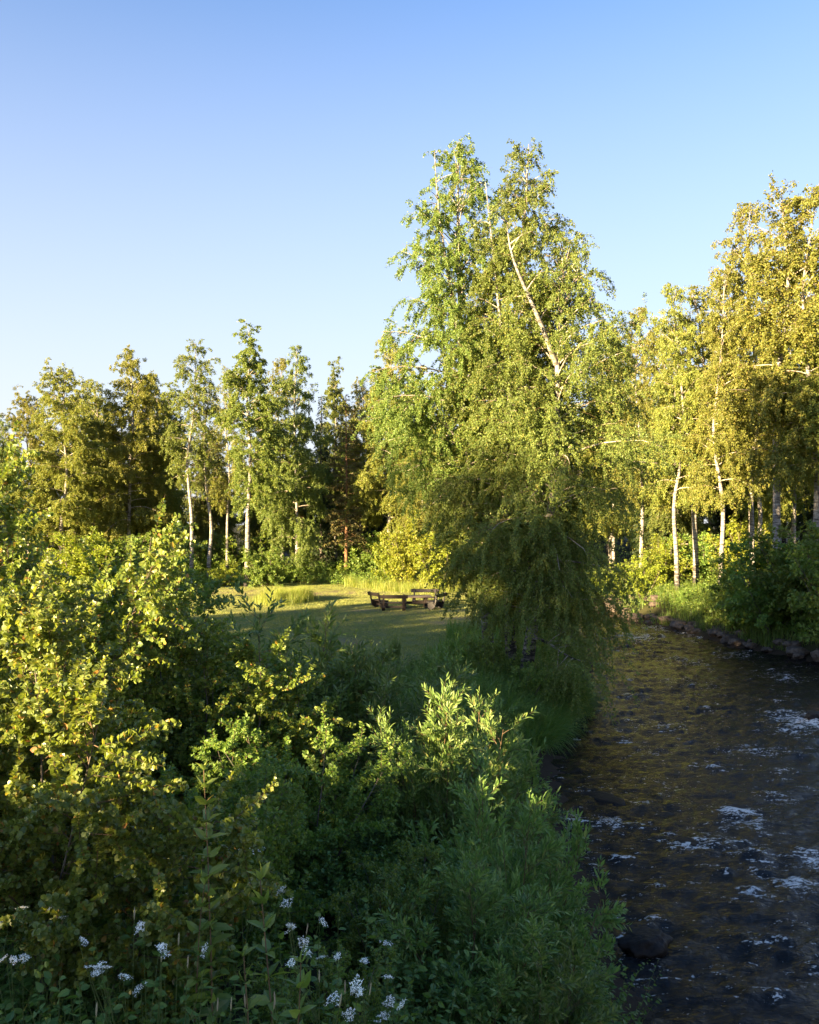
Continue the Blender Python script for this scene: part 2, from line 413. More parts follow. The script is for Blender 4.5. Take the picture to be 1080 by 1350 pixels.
def spruce(seed, H, Rm, leaf_n, leaf, needle='needle', bark='grey_bark', first=.04, spread=.5, droop=.12, cone=1.0):
    rng = np.random.default_rng(seed)
    root = thing('spruce_tree' if needle == 'needle' else 'pine_tree', (0, 0, 0))
    wood, crown = Geo(), Geo()
    tp = smooth_path([(0, 0, -.3), (rng.normal(0, .08), rng.normal(0, .08), H * .5), (0, 0, H)], 18)
    tt = np.linspace(0, 1, 18)
    tubes(tp[None], (H * .0105 * (1 - tt) + .015)[None], 8, wood)
    n = int(H * 13)
    u = (np.arange(n) + rng.uniform(0, 1, n)) / n
    z = first * H + u * (1 - first) * H * .99
    az = np.arange(n) * 2.39996 + rng.normal(0, .3, n)
    L = Rm * ((1 - u) ** cone * .95 + .05) * rng.uniform(.6, 1.15, n)
    el = np.radians(np.interp(u, [0, 1], [-12, 40])) + rng.normal(0, .1, n)
    S = np.stack([np.interp(z, tp[:, 2], tp[:, 0]), np.interp(z, tp[:, 2], tp[:, 1]), z], 1)
    p1 = grow(rng, S, np.stack([np.cos(az) * np.cos(el), np.sin(az) * np.cos(el), np.sin(el)], 1), L, 6, np.r_[np.full(n, .05)], .05)
    tubes(p1, (.008 + L * .006)[:, None] * (1 - np.linspace(0, .8, 6)), 4, wood, m=0)
    n2 = np.maximum(2, L * 7).astype(int)
    i2, s2, q2, t2 = along(rng, p1, n2, .2 if needle == 'needle' else .45, 1, True)
    side = norm(np.cross(t2, UP)) * np.where(rng.uniform(size=len(i2)) > .5, 1, -1)[:, None]
    d2 = norm(side * .9 + t2 * .6 - UP * droop * 2 + rng.normal(0, .15, t2.shape))
    L2 = np.clip((1 - s2) * L[i2] * .6 + .18, .15, .8)
    p2 = grow(rng, q2, d2, L2, 4, droop, .08)
    n4 = rng.poisson(L2 / L2.sum() * leaf_n)
    i4, s4, q4, t4 = along(rng, p2, n4, 0, 1)
    d4 = norm(t4 + perp(rng, t4) * .55 - UP * .2)
    sz = leaf * rng.uniform(.7, 1.3, len(i4))
    leaves(crown, rng, q4, d4, sz, sz * .26, up=.6)
    wood.build('trunk', [M[bark]], root, True); crown.build('crown', [M[needle]], root)
    return root

def shrub(name, seed, H, Rm, stems, leafmat, kind, leaf, aspect, n_leaves, clear=.12, upright=.5, barkmat='grey_bark', stem_r=.022, l1_per_m=7, l2_per_m=10, tw=(.18, .42), foliage='foliage', lift=.35):
    rng = np.random.default_rng(seed)
    root = thing(name, (0, 0, 0))
    wood, crown = Geo(), Geo()
    a = np.arange(stems) * 2.39996 + rng.normal(0, .3, stems)
    rr = np.sqrt((np.arange(stems) + .5) / stems)
    lean = rr * Rm * .9
    S = np.stack([np.cos(a) * rr * Rm * .16, np.sin(a) * rr * Rm * .16, np.full(stems, -.25)], 1)
    hz = H * (1 - .28 * rr ** 2) * rng.uniform(.8, 1.04, stems)
    D = np.stack([np.cos(a) * lean, np.sin(a) * lean, hz], 1)
    L = np.linalg.norm(D, axis=1) * 1.02
    D = norm(D) + 0
    p0 = grow(rng, S, D, L, 9, -.03 * (upright - .3), .07)
    r0 = stem_r * rng.uniform(.7, 1.2, stems)[:, None] * (1 - np.linspace(0, .85, 9))
    tubes(p0, r0, 6, wood)
    n1 = np.maximum(4, L * l1_per_m).astype(int)
    i1, s1, q1, t1 = along(rng, p0, n1, clear, 1, True)
    L1 = Rm * (.75 * (1 - s1) + .22) * rng.uniform(.6, 1.15, len(i1))
    out = norm(q1 * np.array([1, 1, 0]) + 1e-3)
    d1 = norm(perp(rng, t1) * .9 + t1 * upright + out * .35 + UP * (upright - .25) * .5)
    p1 = grow(rng, q1, d1, L1, 6, .02 - .05 * (upright - .4), .09)
    tubes(p1, (np.maximum(stem_r * .3 * L1 / Rm, .0035))[:, None] * (1 - np.linspace(0, .7, 6)), 4, wood, m=1)
    n2 = np.maximum(3, L1 * l2_per_m).astype(int)
    i2, s2, q2, t2 = along(rng, p1, n2, .1, 1, True)
    d2 = norm(perp(rng, t2) * .8 + t2 * (.4 + upright) + UP * lift * upright)
    L2 = rng.uniform(tw[0], tw[1], len(i2)) * (.6 + .4 * (1 - s2))
    p2 = grow(rng, q2, d2, L2, 4, .03, .1)
    tubes(p2, np.broadcast_to(.0022 * (1 - np.linspace(0, .6, 4)), (len(i2), 4)), 3, crown, m=1)
    P0 = np.concatenate([p2, p1[:, 2:]]); LL = np.r_[L2, L1 * .5]
    n4 = rng.poisson(LL / LL.sum() * n_leaves)
    i4, s4, q4, t4 = along(rng, P0, n4, .05, 1)
    if kind == 'lance':
        d4 = norm(perp(rng, t4) * .75 + t4 * .9 + UP * .15); up = .5
    else:
        d4 = norm(perp(rng, t4) * 1.0 + t4 * .35 + UP * .05); up = .75
    sz = leaf * rng.uniform(.6, 1.25, len(i4)) * (1.08 - .3 * s4)
    leaves(crown, rng, q4 + d4 * leaf * .12, d4, sz, sz * aspect, up=up, kind=kind, curve=.18, fold=.22)
    wood.build('stems', [M[barkmat], M['twig']], root, True)
    crown.build(foliage, [M[leafmat], M['twig']], root)
    return root

exec_parts = []
# ================================================================== GROUND, WATER
def axis(lo, hi, step, far_lo, far_hi):
    core = np.arange(lo, hi + step * .5, step)
    g = np.cumsum(step * 1.22 ** np.arange(1, 40))
    a = lo - g; b = hi + g
    return np.r_[a[a > far_lo][::-1], core, b[b < far_hi]]
gx, gy = axis(-36, 40, .4, -2200, 2200), axis(-20, 100, .4, -900, 2600)
X, Y = np.meshgrid(gx, gy, indexing='ij')
Z = ground_z(X, Y)
g = Geo(); nx, ny = X.shape
i = np.arange(nx * ny).reshape(nx, ny)
g.add(np.stack([X, Y, Z], -1), np.stack([i[:-1, :-1], i[1:, :-1], i[1:, 1:], i[:-1, 1:]], -1).reshape(-1, 4))
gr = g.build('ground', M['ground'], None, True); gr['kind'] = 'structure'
path_y = 62 + .10 * (X + 20) + 1.2 * np.sin(X * .25)
path = np.exp(-((Y - path_y) / 2.2) ** 2) * smooth(-34, -28, X) * (1 - smooth(-4, 1, X))
for (px, py, yy, sx, sy) in ((605, 815, 46, 1.6, 1.1), (585, 822, 44, 1.2, .6), (480, 806, 49.5, 3.2, .5), (455, 845, 37, 1.4, 1.0), (545, 808, 50, 2.6, 1.6)):
    c = P(px, py, yy); path = np.maximum(path, .8 * np.exp(-((X - c[0]) / sx) ** 2 - ((Y - c[1]) / sy) ** 2))
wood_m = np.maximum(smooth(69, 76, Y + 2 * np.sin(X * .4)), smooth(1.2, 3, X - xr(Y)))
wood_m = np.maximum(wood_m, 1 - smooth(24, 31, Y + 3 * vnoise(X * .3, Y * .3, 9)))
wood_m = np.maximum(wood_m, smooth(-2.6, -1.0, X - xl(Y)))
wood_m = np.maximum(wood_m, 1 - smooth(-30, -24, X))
bed = smooth(WATER + .25, WATER + .02, Z)
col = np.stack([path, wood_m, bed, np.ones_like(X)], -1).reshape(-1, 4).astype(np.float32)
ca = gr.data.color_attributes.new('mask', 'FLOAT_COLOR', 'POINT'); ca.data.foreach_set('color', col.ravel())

FOAM = [(1066, 950, 46, 14, 1.0), (1050, 962, 40, 10, .7), (908, 1114, 34, 9, 1.), (975, 1070, 30, 9, 1.), (985, 1085, 40, 12, .7), (1045, 1165, 34, 12, .9), (1075, 1135, 24, 16, .95),
        (995, 1178, 30, 8, .75), (800, 1083, 30, 11, .8), (760, 1080, 26, 14, .65), (1000, 988, 48, 8, .7), (935, 1010, 30, 7, .5), (945, 1012, 18, 5, .6), (780, 1040, 30, 10, .45),
        (860, 1030, 60, 14, .35), (920, 835, 30, 6, .75), (835, 838, 36, 6, .7), (870, 828, 30, 5, .6), (975, 862, 30, 5, .6), (1030, 890, 40, 7, .5), (900, 870, 40, 7, .45),
        (830, 1200, 50, 16, .35), (960, 1110, 60, 22, .5), (1010, 1130, 50, 18, .55), (905, 898, 40, 8, .4), (760, 1110, 36, 20, .5), (880, 955, 40, 7, .5), (1040, 1215, 30, 10, .5),
        (990, 850, 20, 4, .7), (850, 990, 40, 8, .45), (1020, 1050, 40, 9, .5), (730, 1020, 24, 10, .4), (840, 1290, 18, 10, .55), (825, 1320, 16, 10, .5)]
rf = np.random.default_rng(123)
for k in range(230):
    py = 822 + 500 * rf.uniform() ** 1.3; l_ = 540 + float(xl((CAM_Z - WATER) * F / (py - HOR))) / ((CAM_Z - WATER) / (py - HOR))
    px = rf.uniform(l_ + 15, 1085)
    if vnoise(np.array([px / 110.]), np.array([py / 60.]), 55)[0] < .45: continue
    sc_ = .35 + (py - 800) / 500
    FOAM.append((px, py, rf.uniform(8, 26) * sc_, rf.uniform(2, 5) * sc_, rf.uniform(.35, .75)))
wy = 5.5 * (115 / 5.5) ** np.linspace(0, 1, 900)
wy = np.r_[np.arange(-40, 5.4, 1.0), wy]
wu = np.linspace(0, 1, 330)
XL, XR = xl(wy) - 1.2, xr(wy) + 1.2
X = XL[:, None] + (XR - XL)[:, None] * wu[None]
Y = np.repeat(wy[:, None], len(wu), 1)
rng = np.random.default_rng(5)
h = np.zeros_like(X)
rough = .55 + .9 * vnoise(X * .22, Y * .16, 21)
for k in range(46):
    lam = .28 * (2.2 / .28) ** rng.uniform(); an = rng.normal(1.57, .75)
    w = 2 * np.pi / lam
    ph = rng.uniform(0, 6.28) + 2.4 * vnoise(X * .35 + k * 7.1, Y * .35, 31 + k)
    s_ = np.sin((X * np.cos(an) + Y * np.sin(an)) * w + ph)
    h += .0060 * lam ** .6 * (1 - 2 * np.abs(s_) ** .8 if k % 2 else s_)
h *= rough
foam = np.zeros_like(X)
for (px, py, sx, sy, a) in FOAM:
    yy = (CAM_Z - WATER) * F / (py - HOR)
    cx = (px - 540) / F * yy
    sxm, sym = sx / F * yy, sy * yy * yy / (F * (CAM_Z - WATER))
    d2 = ((X - cx) / sxm) ** 2 + ((Y - yy) / (sym * 1.15)) ** 2
    e = a * np.exp(-d2 * .8)
    foam = np.maximum(foam, e)
    h += .07 * a * np.exp(-d2 * .7) * (vnoise(X * 6, Y * 6, 77) + .2)
foam = np.clip(foam * .98 - .1, 0, 1) + .14 * smooth(.02, .05, h)
g = Geo(); nx, ny = X.shape
i = np.arange(nx * ny).reshape(nx, ny)
g.add(np.stack([X, Y, WATER + h], -1), np.stack([i[:-1, :-1], i[:-1, 1:], i[1:, 1:], i[1:, :-1]], -1).reshape(-1, 4))
wa = g.build('water', M['water'], None, True); wa['kind'] = 'structure'
fa = wa.data.attributes.new('foam', 'FLOAT', 'POINT'); fa.data.foreach_set('value', foam.ravel().astype(np.float32))

# ================================================================== THE BIG BIRCHES ON THE BANK
def rel(pts):
    """pixel rows (px, py, distance) -> trunk points relative to the first one standing on the ground"""
    w = np.array([P(*p) for p in pts])
    b = np.array([w[0, 0], w[0, 1], gz(w[0, 0], w[0, 1])])
    w[0] = b - np.array([0, 0, .3])
    return b, w - b

def main_birch(seed, pts, r0, prof_px, label, limbs=(), **kw):
    b, tr = rel(pts)
    dist = pts[0][2]
    prof = []
    for (py, l, r) in prof_px:
        z = CAM_Z - (py - HOR) / F * dist - b[2]
        prof.append((z, l * dist / F, r * dist / F, (l + r) * .5 * dist / F))
    prof = sorted(prof)
    lm = [(np.array([P(*p) for p in lp]) - b, lr) for lp, lr in limbs]
    t = birch('birch_tree', seed, tr, r0, prof, limbs=lm, **kw)
    t.location = b
    tag(t, label, 'tree', 'tall birches on the river bank')
    return t
main_birch(11, [(646, 868, 31), (640, 790, 31), (632, 690, 31), (618, 600, 31.2), (613, 520, 31.2), (606, 400, 31), (603, 290, 31), (605, 200, 31)], .19,
           [(190, 6, 6), (230, 26, 24), (290, 38, 40), (340, 64, 50), (370, 60, 55), (400, 66, 65), (480, 95, 85), (560, 95, 95), (640, 70, 80), (760, 34, 60), (860, 22, 40)],
           'tall birch with the leftmost tip of the bank group, white trunk rising beside the lawn',
           limbs=[([(610, 470, 31), (590, 360, 30.6), (577, 270, 30.4), (573, 200, 30.4)], .06), ([(617, 600, 31.2), (590, 560, 30.5), (560, 540, 30), (535, 530, 29.8)], .06)],
           nprim=104, leaf=.064, leaf_n=250000, hang=(.4, 1.5), first=.17, extra_low=4, open_front=.5, thin=.2)
main_birch(12, [(676, 872, 29.4), (670, 790, 29.4), (664, 690, 29.4), (668, 600, 29.6), (676, 480, 30), (686, 350, 30), (694, 260, 30), (697, 190, 30)], .17,
           [(190, 6, 6), (220, 18, 22), (280, 34, 38), (340, 52, 56), (430, 70, 65), (520, 85, 85), (600, 90, 85), (700, 72, 85), (800, 48, 70), (870, 30, 40)],
           'slender tall birch between its two neighbours, its tip the right one of the twin peaks',
           limbs=[([(672, 520, 29.9), (660, 430, 29.5), (650, 330, 29.5), (640, 240, 29.5)], .05)],
           nprim=98, leaf=.064, leaf_n=250000, hang=(.5, 1.9), first=.18, extra_low=6, open_front=.5, thin=.2)
main_birch(13, [(690, 905, 28.2), (700, 840, 28.2), (716, 740, 28.4), (730, 650, 28.6), (735, 540, 28.6), (735, 430, 28.6), (744, 370, 28.6), (740, 318, 28.6)], .20,
           [(300, 5, 8), (330, 18, 24), (365, 32, 40), (400, 48, 56), (450, 65, 74), (540, 85, 95), (620, 84, 118), (700, 78, 112), (780, 66, 100), (860, 55, 85)],
           'broad leaning birch nearest the water with a pale forked limb and low sweeping branches',
           limbs=[([(733, 480, 28.6), (715, 430, 28), (690, 375, 27.7), (672, 335, 27.6), (668, 290, 27.6)], .085), ([(700, 840, 28.2), (722, 846, 27.4), (742, 862, 26.8), (765, 872, 26.3)], .05),
                  ([(735, 420, 28.6), (750, 390, 28.3), (764, 350, 28.2)], .05)],
           nprim=104, leaf=.064, leaf_n=280000, hang=(.5, 2.2), first=.14, extra_low=14, open_front=.2, thin=.2, leafmat='birch_olive')

# ================================================================== PROTOTYPES OF THE OTHER TREES
def std_birch(seed, H, prof, lm, n=26, ln=13000, leaf=.115, first=.25, name='birch_tree', **kw):
    rng = np.random.default_rng(seed + 900)
    tr = [(0, 0, -.3), (rng.normal(0, .1), 0, H * .12), (rng.normal(0, .18), 0, H * .28), (rng.normal(0, .3), rng.normal(0, .3), H * .5), (rng.normal(0, .4), rng.normal(0, .3), H * .75), (rng.normal(0, .35), 0, H)]
    prof = [(H * a, w, w, w) for a, w in prof]
    return birch(name, seed, tr, kw.pop('r0', .17), prof, n, leaf, ln, leafmat=lm, first=first, sides=7, twig_r=.009, hang_per_m=kw.pop('hpm', 4), hang=(.6, 1.9), **kw)
full = [(0, .5), (.15, 2.2), (.35, 3.0), (.6, 2.7), (.8, 1.8), (.93, .9), (1, .15)]
slim = [(0, .3), (.3, 1.5), (.5, 2.0), (.7, 1.7), (.88, 1.0), (1, .15)]
tuft = [(0, .3), (.35, 1.1), (.55, 1.9), (.75, 2.1), (.9, 1.5), (1, .3)]
B_full = std_birch(31, 20, full, 'gold_leaf', 64, 125000, first=.24)
B_slim = std_birch(32, 20, slim, 'birch_olive', 56, 70000, first=.34, open_front=.65)
B_tuft = std_birch(33, 20, tuft, 'birch_olive', 44, 36000, first=.42, open_front=.6)
B_dark = std_birch(34, 20, full, 'wood_leaf', 64, 125000, first=.14)
B_gold = std_birch(35, 20, [(0, 1.4), (.15, 2.6), (.4, 3.2), (.65, 2.6), (.85, 1.5), (1, .2)], 'gold_leaf', 68, 140000, first=.2)
B_bare = std_birch(36, 18, [(0, .3), (.4, .9), (.6, 1.4), (.85, 1.0), (1, .2)], 'wood_leaf', 40, 2600, first=.45, hpm=6)
B_airy = std_birch(37, 20, [(0, .5), (.2, 1.7), (.42, 2.7), (.65, 2.3), (.82, 1.5), (.93, .8), (1, .2)], 'gold_leaf', 54, 50000, first=.3, open_front=.75)
B_wisp = std_birch(38, 20, [(0, .4), (.3, 1.4), (.5, 2.3), (.7, 2.1), (.86, 1.3), (1, .25)], 'gold_leaf', 44, 32000, first=.36, open_front=.75)
SP = spruce(41, 18, 2.6, 26000, .22)
PN = spruce(42, 17, 2.5, 9000, .26, 'pine_needle', 'pine_bark', first=.22, droop=.02, cone=.75)

def on(px, d, off=0.):
    x = (px - 540) / F * d
    return (x, d, gz(x, d) + off)
def hgt(py_top, d, x):
    return CAM_Z - (py_top - HOR) / F * d - gz(x, d)
def tree(proto, ph, px, d, top, rz, label, group=None, w=1.0):
    x, y, z = on(px, d)
    s = hgt(top, d, x) / ph
    return place(proto, (x, y, z), rz, (s * w, s * w, s), label, 'tree', group)
FR = 'trees along the far edge of the lawn'
tree(B_dark, 20, -8, 70, 540, .4, 'dark green tree at the left edge of the picture beyond the bushes', FR, 1.1)
tree(B_gold, 20, 82, 71, 484, 1.0, 'rounded golden olive birch just right of the dark edge tree', FR, 1.15)
tree(B_full, 20, 170, 75, 458, 2.1, 'orange tinted birch with a narrow raised tip, left of the white trunks', FR, 1.05)
tree(B_tuft, 20, 252, 70, 452, .2, 'slender birch with white lower trunk and small tufted crown left of the bare tree', FR)
tree(B_bare, 18, 276, 71, 510, 3.0, 'nearly leafless pale birch standing between two leafy white stemmed ones', FR, 1.2)
tree(B_slim, 20, 326, 68, 444, 4.4, 'tall birch with the brightest straight white trunk', FR, 1.25)
tree(B_dark, 20, 392, 74, 456, 5.2, 'leafy green birch right of the brightest white trunk, in front of the spruces', FR, .85)
tree(B_slim, 20, 222, 80, 520, 1.9, 'smaller yellow green birch filling the gap left of the tufted birch', FR, 1.2)
tree(SP, 18, 424, 80, 520, .3, 'dark spruce between the leafy birch and the reddish pine', FR)
tree(PN, 17, 456, 74, 520, 1.3, 'reddish brown pine with orange trunk and layered branches', FR)
tree(SP, 18, 492, 84, 500, 2.2, 'shaded spruce behind and right of the reddish pine', FR, .9)
tree(B_bare, 18, 478, 78, 500, .8, 'thin twiggy birch with hardly any leaves behind the benches', FR, 1.1)
tree(B_full, 20, 512, 74, 440, 2.7, 'birch leaning its tufted top out left of the big bank birches', FR, 1.0)
tree(B_gold, 20, 560, 70, 560, 3.6, 'bright yellow leaved birch glowing behind the benches', FR, .95)
tree(B_full, 20, 610, 76, 480, 4.6, 'olive birch half hidden behind the leftmost bank birch', FR)
tree(B_slim, 20, 530, 82, 520, 5.5, 'slim pale trunked birch in the gap behind the yellow birch', FR)

RB = 'birches on the far right bank'
tree(B_airy, 20, 845, 62, 402, .9, 'olive birch beside the right flank of the bank group, lowest of the right hand tops', RB, .9)
tree(B_airy, 20, 893, 56, 372, 2.4, 'golden birch on the right bank with a thin white stem above the rocks', RB, .85)
tree(B_airy, 20, 918, 58, 380, 4.0, 'birch with a mossy grey green stem between two white ones on the right bank', RB, 1.1)
tree(B_airy, 20, 950, 51, 352, 5.1, 'birch with a conspicuous straight white lower stem', RB, .85)
tree(B_airy, 20, 992, 53, 262, 1.5, 'very tall golden birch with its rounded top left of the topmost crown', RB, .85)
tree(B_wisp, 20, 1026, 47, 245, 3.3, 'very tall birch with a sunlit peach coloured trunk and bare side branches', RB, 1.2)
tree(B_airy, 20, 1072, 46, 240, .5, 'tallest birch at the right edge of the picture', RB, .95)
tree(B_wisp, 20, 1118, 44, 330, 5.9, 'dark birch cut by the right edge of the picture', RB)
tree(B_full, 20, 805, 78, 430, 3.9, 'far birch seen in the gap right of the bank group', RB)
tree(B_gold, 20, 872, 72, 428, 5.0, 'golden birch crown standing back behind the thin white stem', RB, .9)
tree(B_full, 20, 936, 74, 418, 1.2, 'olive birch crown standing back behind the conspicuous white stem', RB, .9)
tree(B_gold, 20, 1046, 62, 330, 2.7, 'golden birch crown filling in behind the peach coloured trunk', RB, .85)
tree(B_bare, 18, 1000, 60, 470, 2.0, 'thin half bare birch in the shade between the right bank trunks', RB, 1.2)

tree(B_gold, 20, 38, 78, 520, 2.0, 'golden olive birch left of the rounded one, behind the alder tops', FR, 1.0)
tree(B_full, 20, 110, 84, 500, 4.4, 'soft olive crown closing the gap right of the rounded birch', FR, 1.0)
tree(B_full, 20, 196, 86, 492, .7, 'soft olive crown closing the gap right of the orange tinted birch', FR, .95)
tree(B_wisp, 20, 300, 77, 486, 2.2, 'slender birch just left of the brightest white trunk, a little farther back', FR, .9)
tree(B_wisp, 20, 205, 77, 505, 5.0, 'slender birch in the shade between the orange tinted and the tufted birch', FR, .9)
tree(B_airy, 20, 128, 77, 500, 3.3, 'golden birch between the rounded olive birch and the orange tinted one', FR, .9)
tree(B_airy, 20, 372, 78, 470, 1.4, 'golden birch crown behind the leafy green birch right of the brightest trunk', FR, .9)
tree(B_slim, 20, 443, 86, 492, 1.1, 'pale green birch tip showing above and between the spruce and the reddish pine', FR, .9)
tree(B_full, 20, 474, 88, 500, 2.9, 'soft olive birch crown just right of the reddish pine top', FR, .8)

BK = 'trees of the wood behind the front rows'
rng = np.random.default_rng(77)
protos = [(B_dark, 20), (SP, 18), (B_full, 20), (SP, 18), (B_dark, 20), (B_slim, 20)]
for row, d0 in enumerate((90, 104, 122)):
    for k in range(22):
        px = -60 + k * 57 + rng.uniform(-16, 16)
        d = d0 + rng.uniform(-5, 5)
        if px > 740: d -= 18
        top = np.interp(px, [0, 150, 300, 420, 520, 700, 860, 960, 1100], [575, 540, 545, 560, 545, 480, 470, 430, 400]) + rng.uniform(0, 50) + row * 12
        pr, ph = protos[int(rng.integers(0, len(protos)))]
        kind = 'spruce' if pr is SP else 'birch'
        tree(pr, ph, px, d, top, rng.uniform(0, 6.28), f'dim {kind} tree of the wood standing behind the front rows of trees', BK, 1.15)

# the wood on the left, outside the picture: it throws the evening shade
A_, E_ = R(48), R(12)
def us(u, s):
    return (u * math.cos(A_) + s * math.sin(A_), -u * math.sin(A_) + s * math.cos(A_))
SHADE = [(-41, -34, 8.6), (-39.6, -28, 8.8), (-38, -31, 9.4), (-35, -34, 8), (-32.5, -30, 9), (-30, -33, 10.5), (-27.5, -30, 11.6), (-25, -33, 12.2), (-22.5, -30, 11.9), (-20, -33, 11.9), (-17.5, -30, 11.6),
         (-15.2, -32, 11.4), (-36.5, -27, 8.6), (-28.5, -27, 10), (-23.5, -27, 11.8), (-18.5, -27, 11.6), (-21, -26, 11.6), (-16, -27, 11), (2, -24, 9), (5, -26, 10), (8, -24, 10), (11, -27, 10), (14, -24, 9)] + [(-41 + 1.5 * k, -38, 8.4 - .25 * (k % 3)) for k in range(8)] + [(-29.5 + 1.6 * k, -38, 10.2 - .3 * (k % 3)) for k in range(6)]
for k, (u, s, V) in enumerate(SHADE):
    x, y = us(u, s)
    z = gz(x, y); hh = V - s * math.tan(E_) - z
    pr, ph = ((SP, 18), (B_dark, 20))[k % 2]
    place(pr, (x, y, z), k * 1.7, (hh / ph * 1.25, hh / ph * 1.25, hh / ph), 'tree of the shady wood left of the lawn', 'tree', 'trees of the wood on the left')

# ================================================================== BUSHES
AL1 = shrub('alder_bush', 51, 3.4, 1.25, 7, 'alder_leaf', 'round', .041, .84, 90000, clear=.36, upright=.45, stem_r=.022, l1_per_m=10, l2_per_m=11, tw=(.22, .55))
AL2 = shrub('alder_bush', 52, 3.6, 1.3, 9, 'alder_leaf', 'round', .044, .82, 85000, clear=.2, upright=.5, stem_r=.022, l1_per_m=10, l2_per_m=11, tw=(.22, .55))
AL3 = shrub('alder_bush', 53, 3.2, 1.3, 10, 'bush_leaf', 'oval', .062, .6, 40000, clear=.12, upright=.5, stem_r=.02)
WI1 = shrub('willow_bush', 54, 3.2, 1.1, 14, 'willow_leaf', 'lance', .115, .23, 26000, clear=.2, upright=.95, stem_r=.018, barkmat='red_stem', tw=(.25, .55))
WI2 = shrub('willow_bush', 55, 3.0, 1.15, 14, 'willow_leaf', 'lance', .105, .27, 26000, clear=.15, upright=.85, stem_r=.018, barkmat='red_stem', tw=(.25, .5))
FB1 = shrub('leafy_bush', 56, 3.0, 1.4, 9, 'bush_leaf', 'rhomb', .13, .7, 9000, clear=.1, upright=.5, stem_r=.03)
FB2 = shrub('leafy_bush', 57, 3.0, 1.2, 9, 'bright_leaf', 'rhomb', .13, .65, 7000, clear=.1, upright=.6, stem_r=.03)

def bush(proto, ph, px, d, top, label, cat='bush', rz=0., w=1., group=None):
    x, y, z = on(px, d)
    s = hgt(top, d, x) / ph
    return place(proto, (x, y, z), rz, (s * w, s * w, s), label, cat, group)
NB = 'bushes on the near slope'
bush(AL1, 3.4, 55, 5.7, 735, 'sunlit alder with round leaves and a bare grey stem at the lower left', rz=.3, group=NB)
bush(AL2, 3.6, 42, 10.0, 590, 'taller alder rising behind the sunlit one, its top against the far trees', rz=1.2, w=.85, group=NB)
bush(AL2, 3.6, -70, 11.5, 690, 'alder cut by the left edge of the picture behind the sunlit one', rz=4.2, group=NB)
bush(AL3, 3.2, 195, 19, 690, 'dark rounded bush below the orange tinted birch', rz=2.5, w=1.1, group=NB)
bush(AL2, 3.6, 190, 12, 740, 'alder between the dark rounded bush and the sunlit alder', rz=3.1, group=NB)
bush(AL1, 3.4, 280, 10.5, 795, 'alder with a few lit leaves along its top, left of the lawn view', rz=5.0, w=1.05, group=NB)
bush(AL3, 3.2, 272, 7.0, 945, 'shaded oval leaved bush over the dark hollow', rz=.9, group=NB)
bush(WI2, 3.0, 370, 13.5, 788, 'blue green willow below the yellow tall grass on the lawn', rz=2.0, w=1.1, group=NB)
bush(AL3, 3.2, 385, 9.5, 905, 'green bush in front of the blue green willow, right of the hollow', rz=3.8, group=NB)
bush(WI1, 3.2, 480, 13, 842, 'upright willow with pale shoot tips below the middle of the lawn', rz=1.0, w=1.1, group=NB)
bush(WI2, 3.0, 572, 15, 862, 'willow with upright shoots left of the birch bank', rz=4.0, w=.95, group=NB)
bush(WI1, 3.2, 600, 10.5, 900, 'willow with a sunlit cream yellow top in the middle of the slope', rz=2.4, w=.95, group=NB)
bush(WI2, 3.0, 668, 8.2, 1005, 'grey green willow leaning over the river edge right of the sunlit one', rz=.4, w=.78, group=NB)
bush(WI1, 3.2, 610, 6.9, 1120, 'low shaded willow in front of the sunlit one', rz=5.2, w=1.1, group=NB)
bush(WI2, 3.0, 690, 6.6, 1235, 'small willow at the bottom beside the dark rock', rz=3.0, w=1.1, group=NB)
bush(AL3, 3.2, 520, 7.2, 1090, 'dark leafy bush right of the black hollow', rz=1.6, w=.9, group=NB)
bush(AL3, 3.2, 420, 5.2, 1235, 'low leafy bush at the bottom among the white flowers', rz=4.6, w=1.1, group=NB)
bush(AL3, 3.2, 160, 6.4, 1080, 'shaded bush under the sunlit alder', rz=2.9, w=1.1, group=NB)
bush(WI2, 3.0, 640, 11.5, 985, 'willow filling the gap between the sunlit willow and the grassy bank', rz=1.1, w=1.0, group=NB)
UB = 'bushes under the bank birches'
for (pr, px, d, top, w, lab) in ((FB1, 612, 28, 836, 1., 'low bush at the lawn corner under the birches'), (FB1, 650, 27, 830, 1.0, 'dark bush in front of the birch trunks'), (FB1, 690, 26, 862, 1.0, 'dark bush against the foot of the big leaning trunk'),
                                 (FB1, 748, 27, 868, .8, 'dark bush at the water edge right of the big leaning trunk'), (AL3, 700, 24, 930, 1.1, 'bush between the leaning birch and the overhanging grass'),
                                 (WI2, 640, 21, 925, 1.1, 'low willow behind the sunlit willow at the foot of the birches')):
    bush(pr, 3.0 if pr is not AL3 else 3.2, px, d, top, lab, rz=px * .7, w=w, group=UB)
FU = 'bushes along the far edge of the lawn'
